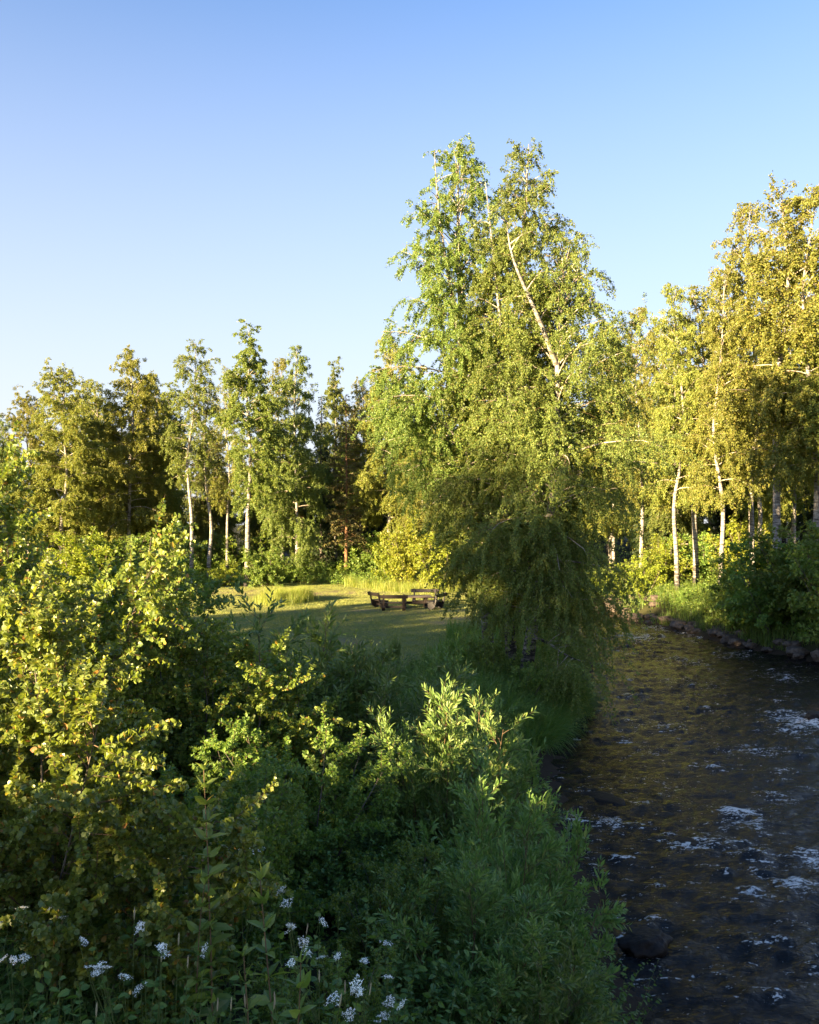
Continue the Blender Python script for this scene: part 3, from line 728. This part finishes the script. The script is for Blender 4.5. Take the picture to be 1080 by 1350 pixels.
for (pr, px, d, top, w, lab) in ((FB2, 298, 68, 737, 1.3, 'bright low bush between the two white trunks at the lawn edge'), (FB1, 350, 68, 712, 1.0, 'grey green sapling right of the brightest white trunk'),
                                 (FB1, 385, 74, 726, 1.4, 'dark undergrowth bush left of the spruce'), (FB1, 425, 76, 735, 1.4, 'dark undergrowth bush below the spruce'), (FB2, 450, 73, 742, 1.2, 'yellow green bush below the reddish pine'),
                                 (FB1, 485, 75, 690, 1.0, 'tall dim bush right of the reddish pine'), (FB2, 520, 70, 690, .9, 'sunlit bush left of the bright yellow birch'), (FB2, 552, 68, 668, .9, 'tall sunlit bush directly behind the benches'),
                                 (FB2, 585, 66, 690, 1., 'sunlit bush touching the weeping birch branches'), (FB1, 262, 78, 700, 1.3, 'dark bush behind the tufted birch'), (FB1, 215, 72, 715, 1.3, 'dark bush left of the tufted birch'),
                                 (FB1, 318, 80, 690, 1.3, 'dark bush in the shade behind the brightest trunk'), (FB1, 150, 66, 690, 1.4, 'bush at the foot of the orange tinted birch'), (FB2, 100, 62, 690, 1.3, 'yellowish bush under the golden olive birch')):
    bush(pr, 3.0, px, d, top, lab, rz=px * .37, w=w, group=FU)
RU = 'bushes on the far right bank'
for (pr, px, d, top, w, lab) in ((FB2, 848, 58, 722, 1.1, 'sunlit bush above the lit rocks'), (FB2, 815, 62, 735, 1.0, 'sunlit bush half behind the bank birches'), (FB1, 900, 53, 775, 1.3, 'low shaded bush under the golden right birch'),
                                 (FB2, 880, 60, 700, 1.0, 'olive lit bush behind the thin white stem'), (FB1, 945, 49, 772, 1.4, 'low bush at the foot of the straight white stem'), (FB2, 985, 56, 672, 1.0, 'lit bush behind the dark bank bushes'),
                                 (FB1, 985, 46, 715, 1.0, 'dark bush left of the big shaded bushes'), (FB1, 1020, 44, 690, 1.0, 'tall dark bush under the peach coloured trunk'), (FB1, 1072, 42.5, 668, 1.0, 'tallest dark bush at the right edge'),
                                 (AL3, 1030, 44, 768, 1.1, 'dark bush close above the waterline rocks'), (AL3, 1085, 41, 772, 1.0, 'dark bush close to the water at the right edge'), (FB1, 930, 62, 690, 1.2, 'dim bush between the right bank trunks'),
                                 (FB2, 780, 66, 745, 1.0, 'lit bush behind the low sweeping birch branches'), (FB1, 1120, 39, 690, .9, 'dark bush partly outside the right edge')):
    bush(pr, 3.2 if pr is AL3 else 3.0, px, d, top, lab, rz=px * .53, w=w, group=RU)
# unseen bushes added left of the slope, sized to shade the near bushes
for k, (u, s, V) in enumerate(((-1.5, -10, 4.4), (-2.8, -11, 4.3), (-3.9, -10, 4.3), (-5.0, -12, 4.1), (-5.6, -13.5, 3.8), (-6.0, -10, 3.7), (-6.7, -13.5, 3.6), (-7.0, -12, 3.6), (-4.4, -13.5, 4.2), (-8.0, -10, 3.8), (-9.2, -12, 4.3), (-10.6, -11, 4.8), (-12.4, -13, 6.2))):
    x, y = us(u, s); z = gz(x, y)
    hh = (V - s * math.tan(E_) - z) / 3.0 * 1.17
    place(FB1, (x, y, z), k * 2.1, (hh * .55, hh * .55, hh), 'unseen bush added left of the alders to shade the slope', 'bush', 'added bushes shading the near slope')

# ================================================================== GRASS AND UNDERGROWTH (stuff)
def blades(name, mat, pts, hgt_, wid, seed, lean=.35, drift=(0, 0)):
    rng = np.random.default_rng(seed)
    n = len(pts); g = Geo()
    a = rng.uniform(0, 6.283, n)
    H_ = hgt_ * rng.uniform(.45, 1.2, n) * (.55 + .8 * vnoise(pts[:, 0] * 1.7, pts[:, 1] * 1.1, seed + 40))
    side = np.stack([np.cos(a), np.sin(a), np.zeros(n)], 1)
    b = a + 1.57 + rng.normal(0, .5, n)
    ln = np.abs(rng.normal(0, lean, n))[:, None]
    dirv = np.stack([np.cos(b), np.sin(b), np.zeros(n)], 1) * ln + np.array([drift[0], drift[1], 0])
    p = pts - UP * .03
    W = (wid * rng.uniform(.6, 1.3, n) * .5)[:, None]; HH = H_[:, None]
    mid = p + UP * HH * .55 + dirv * HH * .35
    tip = p + UP * HH * (1 - .35 * np.minimum(np.linalg.norm(dirv, axis=1, keepdims=True), 1.4)) + dirv * HH
    v = np.stack([p - side * W, p + side * W, mid + side * W * .75, tip, mid - side * W * .75], 1)
    i = np.arange(n)[:, None] * 5
    g.add(v, i + np.array([[0, 1, 2, 4]]), i + np.array([[4, 2, 3]]))
    o = g.build(name, mat); o['kind'] = 'stuff'
    return o
def scatter(rng, n, x0, x1, y0, y1, keep=None):
    x, y = rng.uniform(x0, x1, n), rng.uniform(y0, y1, n)
    if keep is not None:
        k = keep(x, y); x, y = x[k], y[k]
    return np.stack([x, y, ground_z(x, y)], 1)
rng = np.random.default_rng(88)
pts = scatter(rng, 520000, -20, 7, 33, 73, lambda x, y: (x < xl(y) - 1.5) & (x > -.36 * y - 1) & (vnoise(x * .7, y * .7, 4) + rng.uniform(0, .7, len(x)) > .5))
blades('lawn_grass', M['lawn_blade'], pts, .085, .02, 1, .6)
def band(n, cx, cy, sx, sy, seed):
    r = np.random.default_rng(seed)
    x, y = r.normal(cx, sx, n), r.normal(cy, sy, n)
    return np.stack([x, y, ground_z(x, y)], 1)
c1 = P(378, 797, 56)
tg = [band(13000, c1[0] - .3, c1[1], .55, 1.2, 2), band(6000, c1[0] + .7, c1[1] + .6, .35, .8, 3)]
pts = scatter(rng, 70000, -22, 5, 62, 74, lambda x, y: (y > 66.5 - 4 * smooth(-5, 0, x) + 1.6 * vnoise(x * .5, y * 0, 8) + 6.5 * (x < -5)) & (x < xl(y) - 1) & (vnoise(x * 1.3, y * 1.3, 14) + rng.uniform(0, .5, len(x)) > .55))
tg.append(pts)
blades('tall_meadow_grass', M['meadow'], np.concatenate(tg), .8, .014, 4, .4)
pts = scatter(rng, 60000, -7, 9, 20, 40, lambda x, y: (x > xl(y) - 4.6 - 2.0 * vnoise(x * .5, y * .5, 6) - 6 * (1 - smooth(23, 30, y))) & (x < xl(y) - .2) & (rng.uniform(0, 1, len(x)) < .8))
blades('bank_grass', M['grass'], pts, .75, .026, 5, .6)
r5 = np.random.default_rng(6)
cy = r5.uniform(23.2, 29.5, 170); cx = xl(cy) - np.abs(r5.normal(0, .9, 170)) - .15          # tussocks along the edge
ti = np.repeat(np.arange(170), 110)
ta = r5.uniform(0, 6.283, len(ti)); tr_ = r5.uniform(0, .22, len(ti))
xx, yy = cx[ti] + np.cos(ta) * tr_, cy[ti] + np.sin(ta) * tr_
def ribbons(name, mat, pts, d, L, wid, droop, seed, K=6):
    rng = np.random.default_rng(seed); n = len(pts)
    p = grow(rng, pts, d, L, K, droop, .05)
    t = norm(np.gradient(p, axis=1))
    sd = norm(np.cross(t, norm(rng.normal(0, .5, (n, 1, 3)) + UP)))
    w_ = wid * rng.uniform(.6, 1.3, (n, 1, 1)) * .5 * (1 - np.linspace(0, .85, K))[None, :, None]
    v = np.stack([p - sd * w_, p + sd * w_], 2)
    i = np.arange(n * K * 2).reshape(n, K, 2)
    g = Geo(); g.add(v, np.stack([i[:, :-1, 0], i[:, :-1, 1], i[:, 1:, 1], i[:, 1:, 0]], -1).reshape(-1, 4))
    o = g.build(name, mat); o['kind'] = 'stuff'
    return o
n_ = len(xx)
base = np.stack([xx, yy, np.maximum(ground_z(xx, yy), WATER + .1)], 1)
dv = norm(np.stack([np.cos(ta) * .45 + r5.normal(.15, .2, n_), np.sin(ta) * .45 + r5.normal(-.1, .2, n_), np.full(n_, 1.)], 1))
ribbons('overhanging_grass', M['grass'], base, dv, r5.uniform(.5, 1.15, n_) * r5.uniform(.7, 1.1, 170)[ti], .018, r5.uniform(.08, .45, n_), 7)
pts = scatter(rng, 100000, 9, 30, 28, 66, lambda x, y: (x > xr(y) + .25 + 1.2 * (vnoise(x * .4, y * .4, 61) > .6)) & (x < xr(y) + 6))
blades('right_bank_grass', M['grass'], pts, .6, .03, 8, .5)

def undergrowth(name, pts, hgt_, leaf, mat, seed, per=14, kind='oval', aspect=.55):
    rng = np.random.default_rng(seed); n = len(pts); g = Geo()
    d = norm(rng.normal(0, .25, (n, 3)) + UP)
    Ls = hgt_ * rng.uniform(.45, 1.2, n)
    p = grow(rng, pts - UP * .05, d, Ls, 5, .02, .08)
    tubes(p, np.broadcast_to(.0035 * (1 - np.linspace(0, .6, 5)), (n, 5)), 3, g, m=1)
    i4, s4, q4, t4 = along(rng, p, np.full(n, per), .2, 1, True)
    d4 = norm(perp(rng, t4) + t4 * .25)
    sz = leaf * rng.uniform(.6, 1.3, len(i4)) * (1.15 - .5 * s4)
    leaves(g, rng, q4, d4, sz, sz * aspect, up=.9, kind=kind, curve=.25)
    o = g.build(name, [M[mat], M['stem']]); o['kind'] = 'stuff'
    return o
pts = scatter(rng, 6500, -5, 2.4, 2.6, 12, lambda x, y: (np.abs(x) < .55 * y + .5) & (x < xl(y) - .3) & ~((x > -1.5) & (x < -.3) & (y > 5.2) & (y < 8.6)))
undergrowth('undergrowth', pts, 1.05, .075, 'herb_leaf', 9, 20)
pts = scatter(rng, 5000, -10, 4.5, 12, 29, lambda x, y: (x < xl(y) - .3) & (x > -.5 * y))
undergrowth('slope_undergrowth', pts, .8, .11, 'herb_leaf', 10, 12, 'rhomb')
pts = scatter(rng, 6500, -6, 8, 21, 38, lambda x, y: (x > xl(y) - 5 + 2 * vnoise(x * .5, y * .5, 6)) & (x < xl(y) - .5))
undergrowth('bank_undergrowth', pts, .75, .085, 'bush_leaf', 13, 14, 'rhomb', .5)
pts = scatter(rng, 9000, -26, 8, 67, 90, lambda x, y: (x < xl(y) - 1) & (y > 70 + 2.5 * np.sin(x * .5)))
undergrowth('far_undergrowth', pts, 1.2, .2, 'bush_leaf', 11, 8, 'rhomb')
pts = scatter(rng, 6500, 10, 34, 33, 75, lambda x, y: (x > xr(y) + 1.2))
undergrowth('right_bank_undergrowth', pts, 1.0, .17, 'bush_leaf', 12, 10, 'rhomb')

# ================================================================== FLOWERS AND SINGLE PLANTS
def cow_parsley(px, py, d, n, seed, label, spread=.22):
    """px,py: middle of the flower heads"""
    rng = np.random.default_rng(seed)
    top = P(px, py, d)
    b = np.array([top[0] + rng.normal(0, .05), top[1] + .05, gz(top[0], top[1])])
    root = thing('cow_parsley', b)
    st = Geo(); H = top[2] - b[2]
    main = grow(rng, np.array([[0, 0, -.05]]), np.array([[0, 0, 1.]]), [H * .72], 6, 0, .03)
    tubes(main, np.array([[.004, .004, .0036, .0032, .003, .0026]]), 6, st)
    heads = []
    for k in range(n):
        f = rng.uniform(.45, 1)
        _, _, q, _ = along(rng, main, [1], f, f)
        tip = top - b + np.array([rng.normal(0, spread), rng.normal(0, spread * .6), rng.normal(0, spread * .55)])
        mid = q[0] * .45 + tip * .55 - np.array([0, 0, .07]) + (tip - q[0]) * np.array([.15, .15, 0])
        path = smooth_path([q[0], mid, tip], 7)
        tubes(path[None], np.linspace(.0022, .0013, 7)[None], 4, st)
        heads.append((tip, norm(path[-1] - path[-2])))
    lp = grow(rng, np.repeat(main[0, 1:4], 5, 0), norm(rng.normal(0, 1, (15, 3)) + UP * .4), rng.uniform(.18, .34, 15), 5, .12, .05)
    _, _, q, t = along(rng, lp, np.full(15, 22), .25, 1)
    leaves(st, rng, q, norm(perp(rng, t) + t * .8), rng.uniform(.025, .055, len(q)), .016, up=1., m=1)
    st.build('stem', [M['stem'], M['herb_leaf']], root)
    for tip, dr in heads:
        hg = Geo(); m = int(rng.integers(9, 14))
        a = np.arange(m) * 2.39996; rr = np.sqrt((np.arange(m) + .3) / m) * rng.uniform(.020, .036) * rng.uniform(.75, 1.25, m)
        sub = np.stack([np.cos(a) * rr, np.sin(a) * rr, .028 - rr * rr * 6], 1)
        tubes(np.stack([np.zeros((m, 3)), sub * .6, sub], 1), np.full((m, 3), .0009), 3, hg, m=1)
        q = np.repeat(sub, 11, 0) + rng.normal(0, 1, (m * 11, 3)) * np.array([.0050, .0050, .0022])
        leaves(hg, rng, q, rng.normal(0, 1, (len(q), 3)) * np.array([1, 1, .3]), .0052, .0046, up=2.)
        o = hg.build('flower_head', [M['petal'], M['stem']], root)
        o.location = tip; o.rotation_euler = (rng.normal(0, .4), rng.normal(0, .4), 0)
    return tag(root, label, 'flower', 'cow parsley on the near slope')
for args in ((178, 1280, 4.0, 15, 1, 'largest white cow parsley with many flower heads at the lower left', .13), (12, 1274, 4.2, 5, 2, 'white cow parsley cut by the left edge', .07),
             (50, 1213, 4.8, 6, 3, 'white cow parsley behind the bare alder stem', .13), (330, 1108, 5.6, 4, 4, 'cow parsley at the edge of the black hollow', .10),
             (185, 1140, 5.3, 4, 5, 'small cow parsley in the shade under the sunlit alder', .10), (383, 1228, 4.5, 8, 6, 'cow parsley right of the tall leafy shoot', .10),
             (508, 1322, 4.3, 8, 7, 'rightmost cow parsley at the bottom of the slope', .09), (470, 1268, 4.8, 6, 8, 'cow parsley under the dark leafy bush, above the rightmost one', .09),
             (315, 1172, 5.0, 3, 9, 'sparse cow parsley just right of the tall leafy shoot', .09), (445, 1310, 4.2, 4, 10, 'sparse cow parsley left of the rightmost one', .08)):
    cow_parsley(*args[:3], max(3, round(args[3] * .82)), *args[4:-1], args[-1] * 1.2)

def shoot(px, top, d, H, seed, label, leaf=.125, pairs=17, kind='oval', lean=(0, 0)):
    rng = np.random.default_rng(seed)
    tp = P(px, top, d); b = (tp[0], tp[1], tp[2] - H)
    root = thing('leafy_shoot', b)
    p = grow(rng, np.array([[0, 0, -.1]]), np.array([[lean[0], lean[1], 1.]]), [H + .1], 9, 0, .03)
    w = Geo(); tubes(p, np.linspace(.006, .0022, 9)[None], 6, w); w.build('stem', [M['red_stem']], root, True)
    g = Geo()
    s = np.linspace(.2, 1, pairs); i2 = np.repeat(s, 4)
    q = np.stack([np.interp(i2, np.linspace(0, 1, 9), p[0, :, k]) for k in range(3)], 1)
    a = np.repeat(np.arange(pairs) * 1.57 + .3, 4) + np.tile([0, 3.14, 1.2, 4.4], pairs) + rng.normal(0, .25, len(q))
    el = .25 + .75 * (i2 ** 3) + rng.normal(0, .15, len(q))
    dd = np.stack([np.cos(a) * np.cos(el), np.sin(a) * np.cos(el), np.sin(el)], 1)
    sz = leaf * rng.uniform(.75, 1.15, len(q)) * (1.25 - .55 * i2)
    leaves(g, rng, q, dd, sz, sz * .42, up=1., kind=kind, curve=.25)
    g.build('foliage', [M['alder_leaf']], root)
    return tag(root, label, 'plant', 'upright shoots on the near slope')
shoot(281, 1022, 4.6, 1.7, 1, 'tall upright leafy shoot with a sunlit tip in front of the black hollow')
shoot(365, 1165, 4.4, 1.1, 2, 'shorter leafy shoot right of the tall one', pairs=9)
shoot(255, 1150, 4.7, 1.2, 3, 'broad leaved shaded shoot at the foot of the tall one', leaf=.12, pairs=9)
shoot(395, 1260, 3.9, .8, 4, 'low broad leaved plant at the bottom between the white flowers', leaf=.13, pairs=7)
shoot(330, 1260, 4.0, .8, 5, 'low broad leaved plant right of the largest cow parsley', leaf=.11, pairs=7)

def stalk(px, top, d, H, seed, label, ang):
    rng = np.random.default_rng(seed)
    tp = P(px, top, d)
    root = thing('grass_stalk', (tp[0], tp[1], tp[2] - H))
    p = smooth_path([(0, 0, -.05), (0, 0, H * .6), (ang * H * .2, 0, H)], 8)
    w = Geo(); tubes(p[None], np.full((1, 8), .0014), 4, w); w.build('stem', [M['stem']], root)
    e = p[-1]; dr = norm(p[-1] - p[-2]); g = Geo()
    q = e[None] + dr[None] * np.linspace(0, .058, 6)[:, None]
    tubes(q[None], np.array([[.0015, .0034, .0038, .0036, .003, .001]]), 6, g)
    g.build('seed_head', [M['seed']], root, True)
    return tag(root, label, 'grass', 'flowering grass stalks on the near slope')
for k, (px, top, d, ang) in enumerate(((175, 1212, 4.2, .05), (231, 1246, 4.0, .1), (243, 1276, 4.0, .1), (213, 1268, 4.1, .0), (430, 1328, 3.5, .35), (352, 1330, 3.8, .2), (328, 1328, 3.8, -.1), (300, 1332, 3.9, .1),
                                       (282, 1333, 3.8, .1), (455, 1310, 3.9, 0), (421, 1295, 4.0, 0), (474, 1312, 4.0, .3), (392, 1232, 4.4, .3), (122, 1340, 3.6, .1), (370, 1325, 3.7, -.15))):
    stalk(px, top, d, .75, 60 + k, 'thin grass stalk with a tan seed spike among the white flowers', ang)

# weeds at the near edge of the lawn
for k, (pr, ph, px, d, top, w, lab) in enumerate(((WI1, 3.2, 520, 30, 838, .45, 'narrow tall weed clump at the near edge of the lawn'), (FB2, 3.0, 432, 27, 832, .5, 'yellowish weed clump at the near edge of the lawn, above the willows'),
                                                  (WI2, 3.0, 480, 25, 855, .6, 'dark weed clump between the two others at the near edge of the lawn'), (FB1, 3.0, 585, 27, 858, .8, 'dark weed clump below the brown patch of the lawn'))):
    bush(pr, ph, px, d, top, lab, 'weed', rz=k * 1.3, w=w, group='weed clumps at the near lawn edge')

# ================================================================== BENCHES AND TABLE
def box(g, c, s, rot=None, m=0):
    c, s = np.array(c, float), np.array(s, float) / 2
    bv = min(.012, s.min() * .4)
    pts = []
    for zz, ins in ((-1, 1), (-1, 0), (1, 0), (1, 1)):
        for sx, sy in ((-1, -1), (1, -1), (1, 1), (-1, 1)):
            pts.append((sx * (s[0] - bv * ins), sy * (s[1] - bv * ins), zz * (s[2] - bv * (1 - ins))))
    v = np.array(pts)
    if rot is not None: v = v @ np.array(rot).T
    q = [(3, 2, 1, 0), (12, 13, 14, 15)]
    for r in range(3):
        for k in range(4):
            q.append((r * 4 + k, r * 4 + (k + 1) % 4, r * 4 + 4 + (k + 1) % 4, r * 4 + 4 + k))
    g.add(v + c, q, m=m)
def rx(a): return [[1, 0, 0], [0, math.cos(a), -math.sin(a)], [0, math.sin(a), math.cos(a)]]
def one(name, mat, parent, *boxes):
    g = Geo()
    for b in boxes: box(g, *b)
    return g.build(name, [mat], parent)
def bench(loc, rz, w, label):
    r = thing('wooden_bench', loc, rz)          # seat looks along +y, backrest on the -y side
    one('seat', M['dark_wood'], r, ((0, .16, .44), (w, .2, .055)), ((0, -.06, .44), (w, .2, .055)))
    one('backrest', M['dark_wood'], r, ((0, -.355, .80), (w + .1, .05, .2), rx(.22)))
    one('stretcher', M['dark_wood'], r, ((0, .05, .2), (w - .4, .06, .12)))
    for s in (-1, 1):
        x = s * (w / 2 - .16)
        g = Geo()
        a = np.linspace(0, 2 * np.pi, 12, endpoint=False)
        rr = .19 * (1 + .12 * np.sin(a * 3 + s))
        prof = np.stack([np.cos(a) * rr * 1.25 + .02, np.sin(a) * rr + .20], 1)      # chunky rounded log end
        v = np.concatenate([np.c_[np.full(12, x - .09), prof], np.c_[np.full(12, x + .09), prof]])
        q = [(k, (k + 1) % 12, 12 + (k + 1) % 12, 12 + k) for k in range(12)]
        t = [(0, k, k + 1) for k in range(1, 11)] + [(12, 12 + k + 1, 12 + k) for k in range(1, 11)]
        g.add(v, q, t)
        box(g, (x, .03, .385), (.14, .5, .05))
        g.build('leg', [M['dark_wood']], r)
        one('back_post', M['dark_wood'], r, ((x, -.27, .60), (.09, .07, .68), rx(.22)))
    return tag(r, label, 'bench', 'benches around the picnic table')
def on_xy(x, y): return (x, y, gz(x, y))
tx, ty = P(547, 800, 51.0)[:2]
TR = R(8)
t = thing('picnic_table', on_xy(tx, ty), TR)
one('tabletop', M['grey_wood'], t, *[((0, -.46 + k * .23, .66), (1.9, .22, .06)) for k in range(5)], )
one('stretcher', M['dark_wood'], t, ((0, 0, .3), (1.2, .07, .14)))
for s in (-1, 1):
    one('leg', M['dark_wood'], t, ((s * .62, 0, .59), (.14, 1.0, .08)), ((s * .62, 0, .31), (.18, .55, .46)), ((s * .62, 0, .05), (.16, .95, .1)))
tag(t, 'low dark picnic table with weathered plank top ringed by four benches', 'table')
bench(on_xy(P(519, 806, 49.2)[0], 49.2), R(4), 1.45, 'dark wooden bench showing its back, in front of the picnic table')
bench(on_xy(P(500, 803, 50.9)[0], 50.9), R(-62), 1.4, 'dark wooden bench on the left of the picnic table')
bench(on_xy(P(575, 803, 50.2)[0], 50.2), R(62), 1.35, 'dark wooden bench on the right of the picnic table')
bench(on_xy(P(560, 795, 53.2)[0], 53.2), R(176), 1.6, 'wooden bench behind the picnic table with a pale lit backrest')

# ================================================================== ROCKS
def rock_proto(seed, mat):
    import bmesh
    from mathutils import noise as mn
    bm = bmesh.new(); bmesh.ops.create_icosphere(bm, subdivisions=4, radius=.5)
    o = Vector((seed * 3.7, seed * 1.3, 0))
    for v in bm.verts:
        n = v.co.normalized()
        k = 1 + .42 * mn.noise(n * 1.4 + o) + .16 * mn.noise(n * 3.4 + o) + .05 * mn.noise(n * 9 + o)
        v.co = Vector((n.x, n.y * .85, n.z * .62)) * .5 * k
        v.co.z = min(v.co.z, .26 + .02 * mn.noise(n * 4))
    me = bpy.data.meshes.new('rock'); bm.to_mesh(me); bm.free()
    me.materials.append(mat); me.polygons.foreach_set('use_smooth', np.ones(len(me.polygons), bool))
    return me
RP = [rock_proto(k, M['rock']) for k in range(5)]
WR = [rock_proto(k + 9, M['wet_rock']) for k in range(2)]
def rock(me, loc, s, rz, label, group=None):
    o = bpy.data.objects.new('rock', me); C.objects.link(o)
    o.location = loc; o.scale = s; o.rotation_euler = (0, 0, rz)
    return tag(o, label, 'rock', group)
rng = np.random.default_rng(99)
for k in range(46):
    y = 33 + 29 * (k + rng.uniform(0, .9)) / 46
    x = float(xr(y)) + rng.uniform(-.3, .9); s = rng.uniform(.45, 1.1)
    lit = y > 54
    rock(RP[k % 5], (x, y, WATER + .02 + .12 * s + max(0, x - float(xr(y))) * .3), (s, s * rng.uniform(.8, 1.3), s * rng.uniform(.7, 1.1)), rng.uniform(0, 6.28),
         'warm lit bank stone where the river bends behind the birches' if lit else 'shaded grey bank stone along the right waterline', 'lit stones at the river bend' if lit else 'stones along the right waterline')
for k in range(22):
    y = 55.5 + 9 * (k + rng.uniform(0, .9)) / 22
    x = float(xr(y)) + rng.uniform(.3, 2.0); s = rng.uniform(.35, .9)
    rock(RP[(k + 2) % 5], (x, y, gz(x, y) + .1), (s, s, s * .8), rng.uniform(0, 6.28), 'warm lit bank stone where the river bends behind the birches', 'lit stones at the river bend')
w = P(851, 1252, 12.45); rock(WR[0], (w[0], w[1], WATER + .08), (.75, .6, .62), .4, 'dark wet rock rising from the river near the bottom willow')
w = P(1072, 945, 27.4); rock(WR[1], (w[0], w[1], WATER + .02), (.9, .6, .55), 1.2, 'wet rock breaking the water into white foam at the right edge')
w = P(800, 1052, 19.4); rock(WR[1], (w[0], w[1], WATER - .12), (1.3, .9, .5), 2.2, 'barely covered brownish rock near the left shore')
w = P(975, 1064, 18.7); rock(WR[0], (w[0], w[1], WATER - .08), (.7, .5, .45), 3.0, 'sunken rock under the foam crest in mid river')
w = P(905, 1108, 16.7); rock(WR[0], (w[0], w[1], WATER - .08), (.8, .5, .42), 5.0, 'sunken rock under the long foam crest nearer the left shore')

# ================================================================== LIGHT, SKY, CAMERA
sc = bpy.context.scene
to_sun = Vector((-math.sin(A_) * math.cos(E_), -math.cos(A_) * math.cos(E_), math.sin(E_)))
ld = bpy.data.lights.new('sun', 'SUN'); ld.energy = 5.0; ld.angle = R(.5); ld.color = (1., .77, .43)
lo = bpy.data.objects.new('sun', ld); C.objects.link(lo); lo.rotation_euler = to_sun.to_track_quat('Z', 'Y').to_euler(); lo.location = to_sun * 60
w = bpy.data.worlds.new('World'); sc.world = w; w.use_nodes = True
nt = w.node_tree; bg = nt.nodes['Background']
sky = nt.nodes.new('ShaderNodeTexSky'); sky.sky_type = 'NISHITA'; sky.sun_disc = False
sky.sun_elevation = E_; sky.sun_rotation = math.pi + A_; sky.air_density = 1.0; sky.dust_density = 1.0; sky.ozone_density = 5.0
nrm = nt.nodes.new('ShaderNodeTexCoord'); sep = nt.nodes.new('ShaderNodeSeparateXYZ'); nt.links.new(nrm.outputs['Generated'], sep.inputs[0])
mr = nt.nodes.new('ShaderNodeMapRange'); mr.inputs[1].default_value = .58; mr.inputs[2].default_value = .03; mr.inputs[3].default_value = 0; mr.inputs[4].default_value = .97
nt.links.new(sep.outputs[2], mr.inputs[0])
nt.links.new(mixc(nt, math_n(nt, 'POWER', mr.outputs[0], 1.02), mixc(nt, 1., sky.outputs[0], (1.0, .985, 1.), 'MULTIPLY'), (2.5, 2.53, 2.62)), bg.inputs[0]); bg.inputs[1].default_value = .052

cd = bpy.data.cameras.new('camera'); cam = bpy.data.objects.new('camera', cd); C.objects.link(cam)
cam.location = (0, 0, CAM_Z); cam.rotation_euler = (R(90), 0, 0)
cd.sensor_fit = 'VERTICAL'; cd.sensor_height = 36; cd.lens = 36 * F / 1350; cd.shift_y = (HOR - 675) / 1350
cd.clip_end = 5000; cd.clip_start = .05
sc.camera = cam
sc.view_settings.view_transform = 'Standard'; sc.view_settings.look = 'None'; sc.view_settings.exposure = 2.92; sc.view_settings.gamma = 1
sc.cycles.max_bounces = 8; sc.cycles.diffuse_bounces = 6; sc.cycles.glossy_bounces = 3; sc.cycles.transmission_bounces = 6; sc.cycles.sample_clamp_indirect = 4
sc.cycles.use_denoising = True; sc.cycles.denoiser = 'OPENIMAGEDENOISE'; sc.cycles.denoising_prefilter = 'ACCURATE'
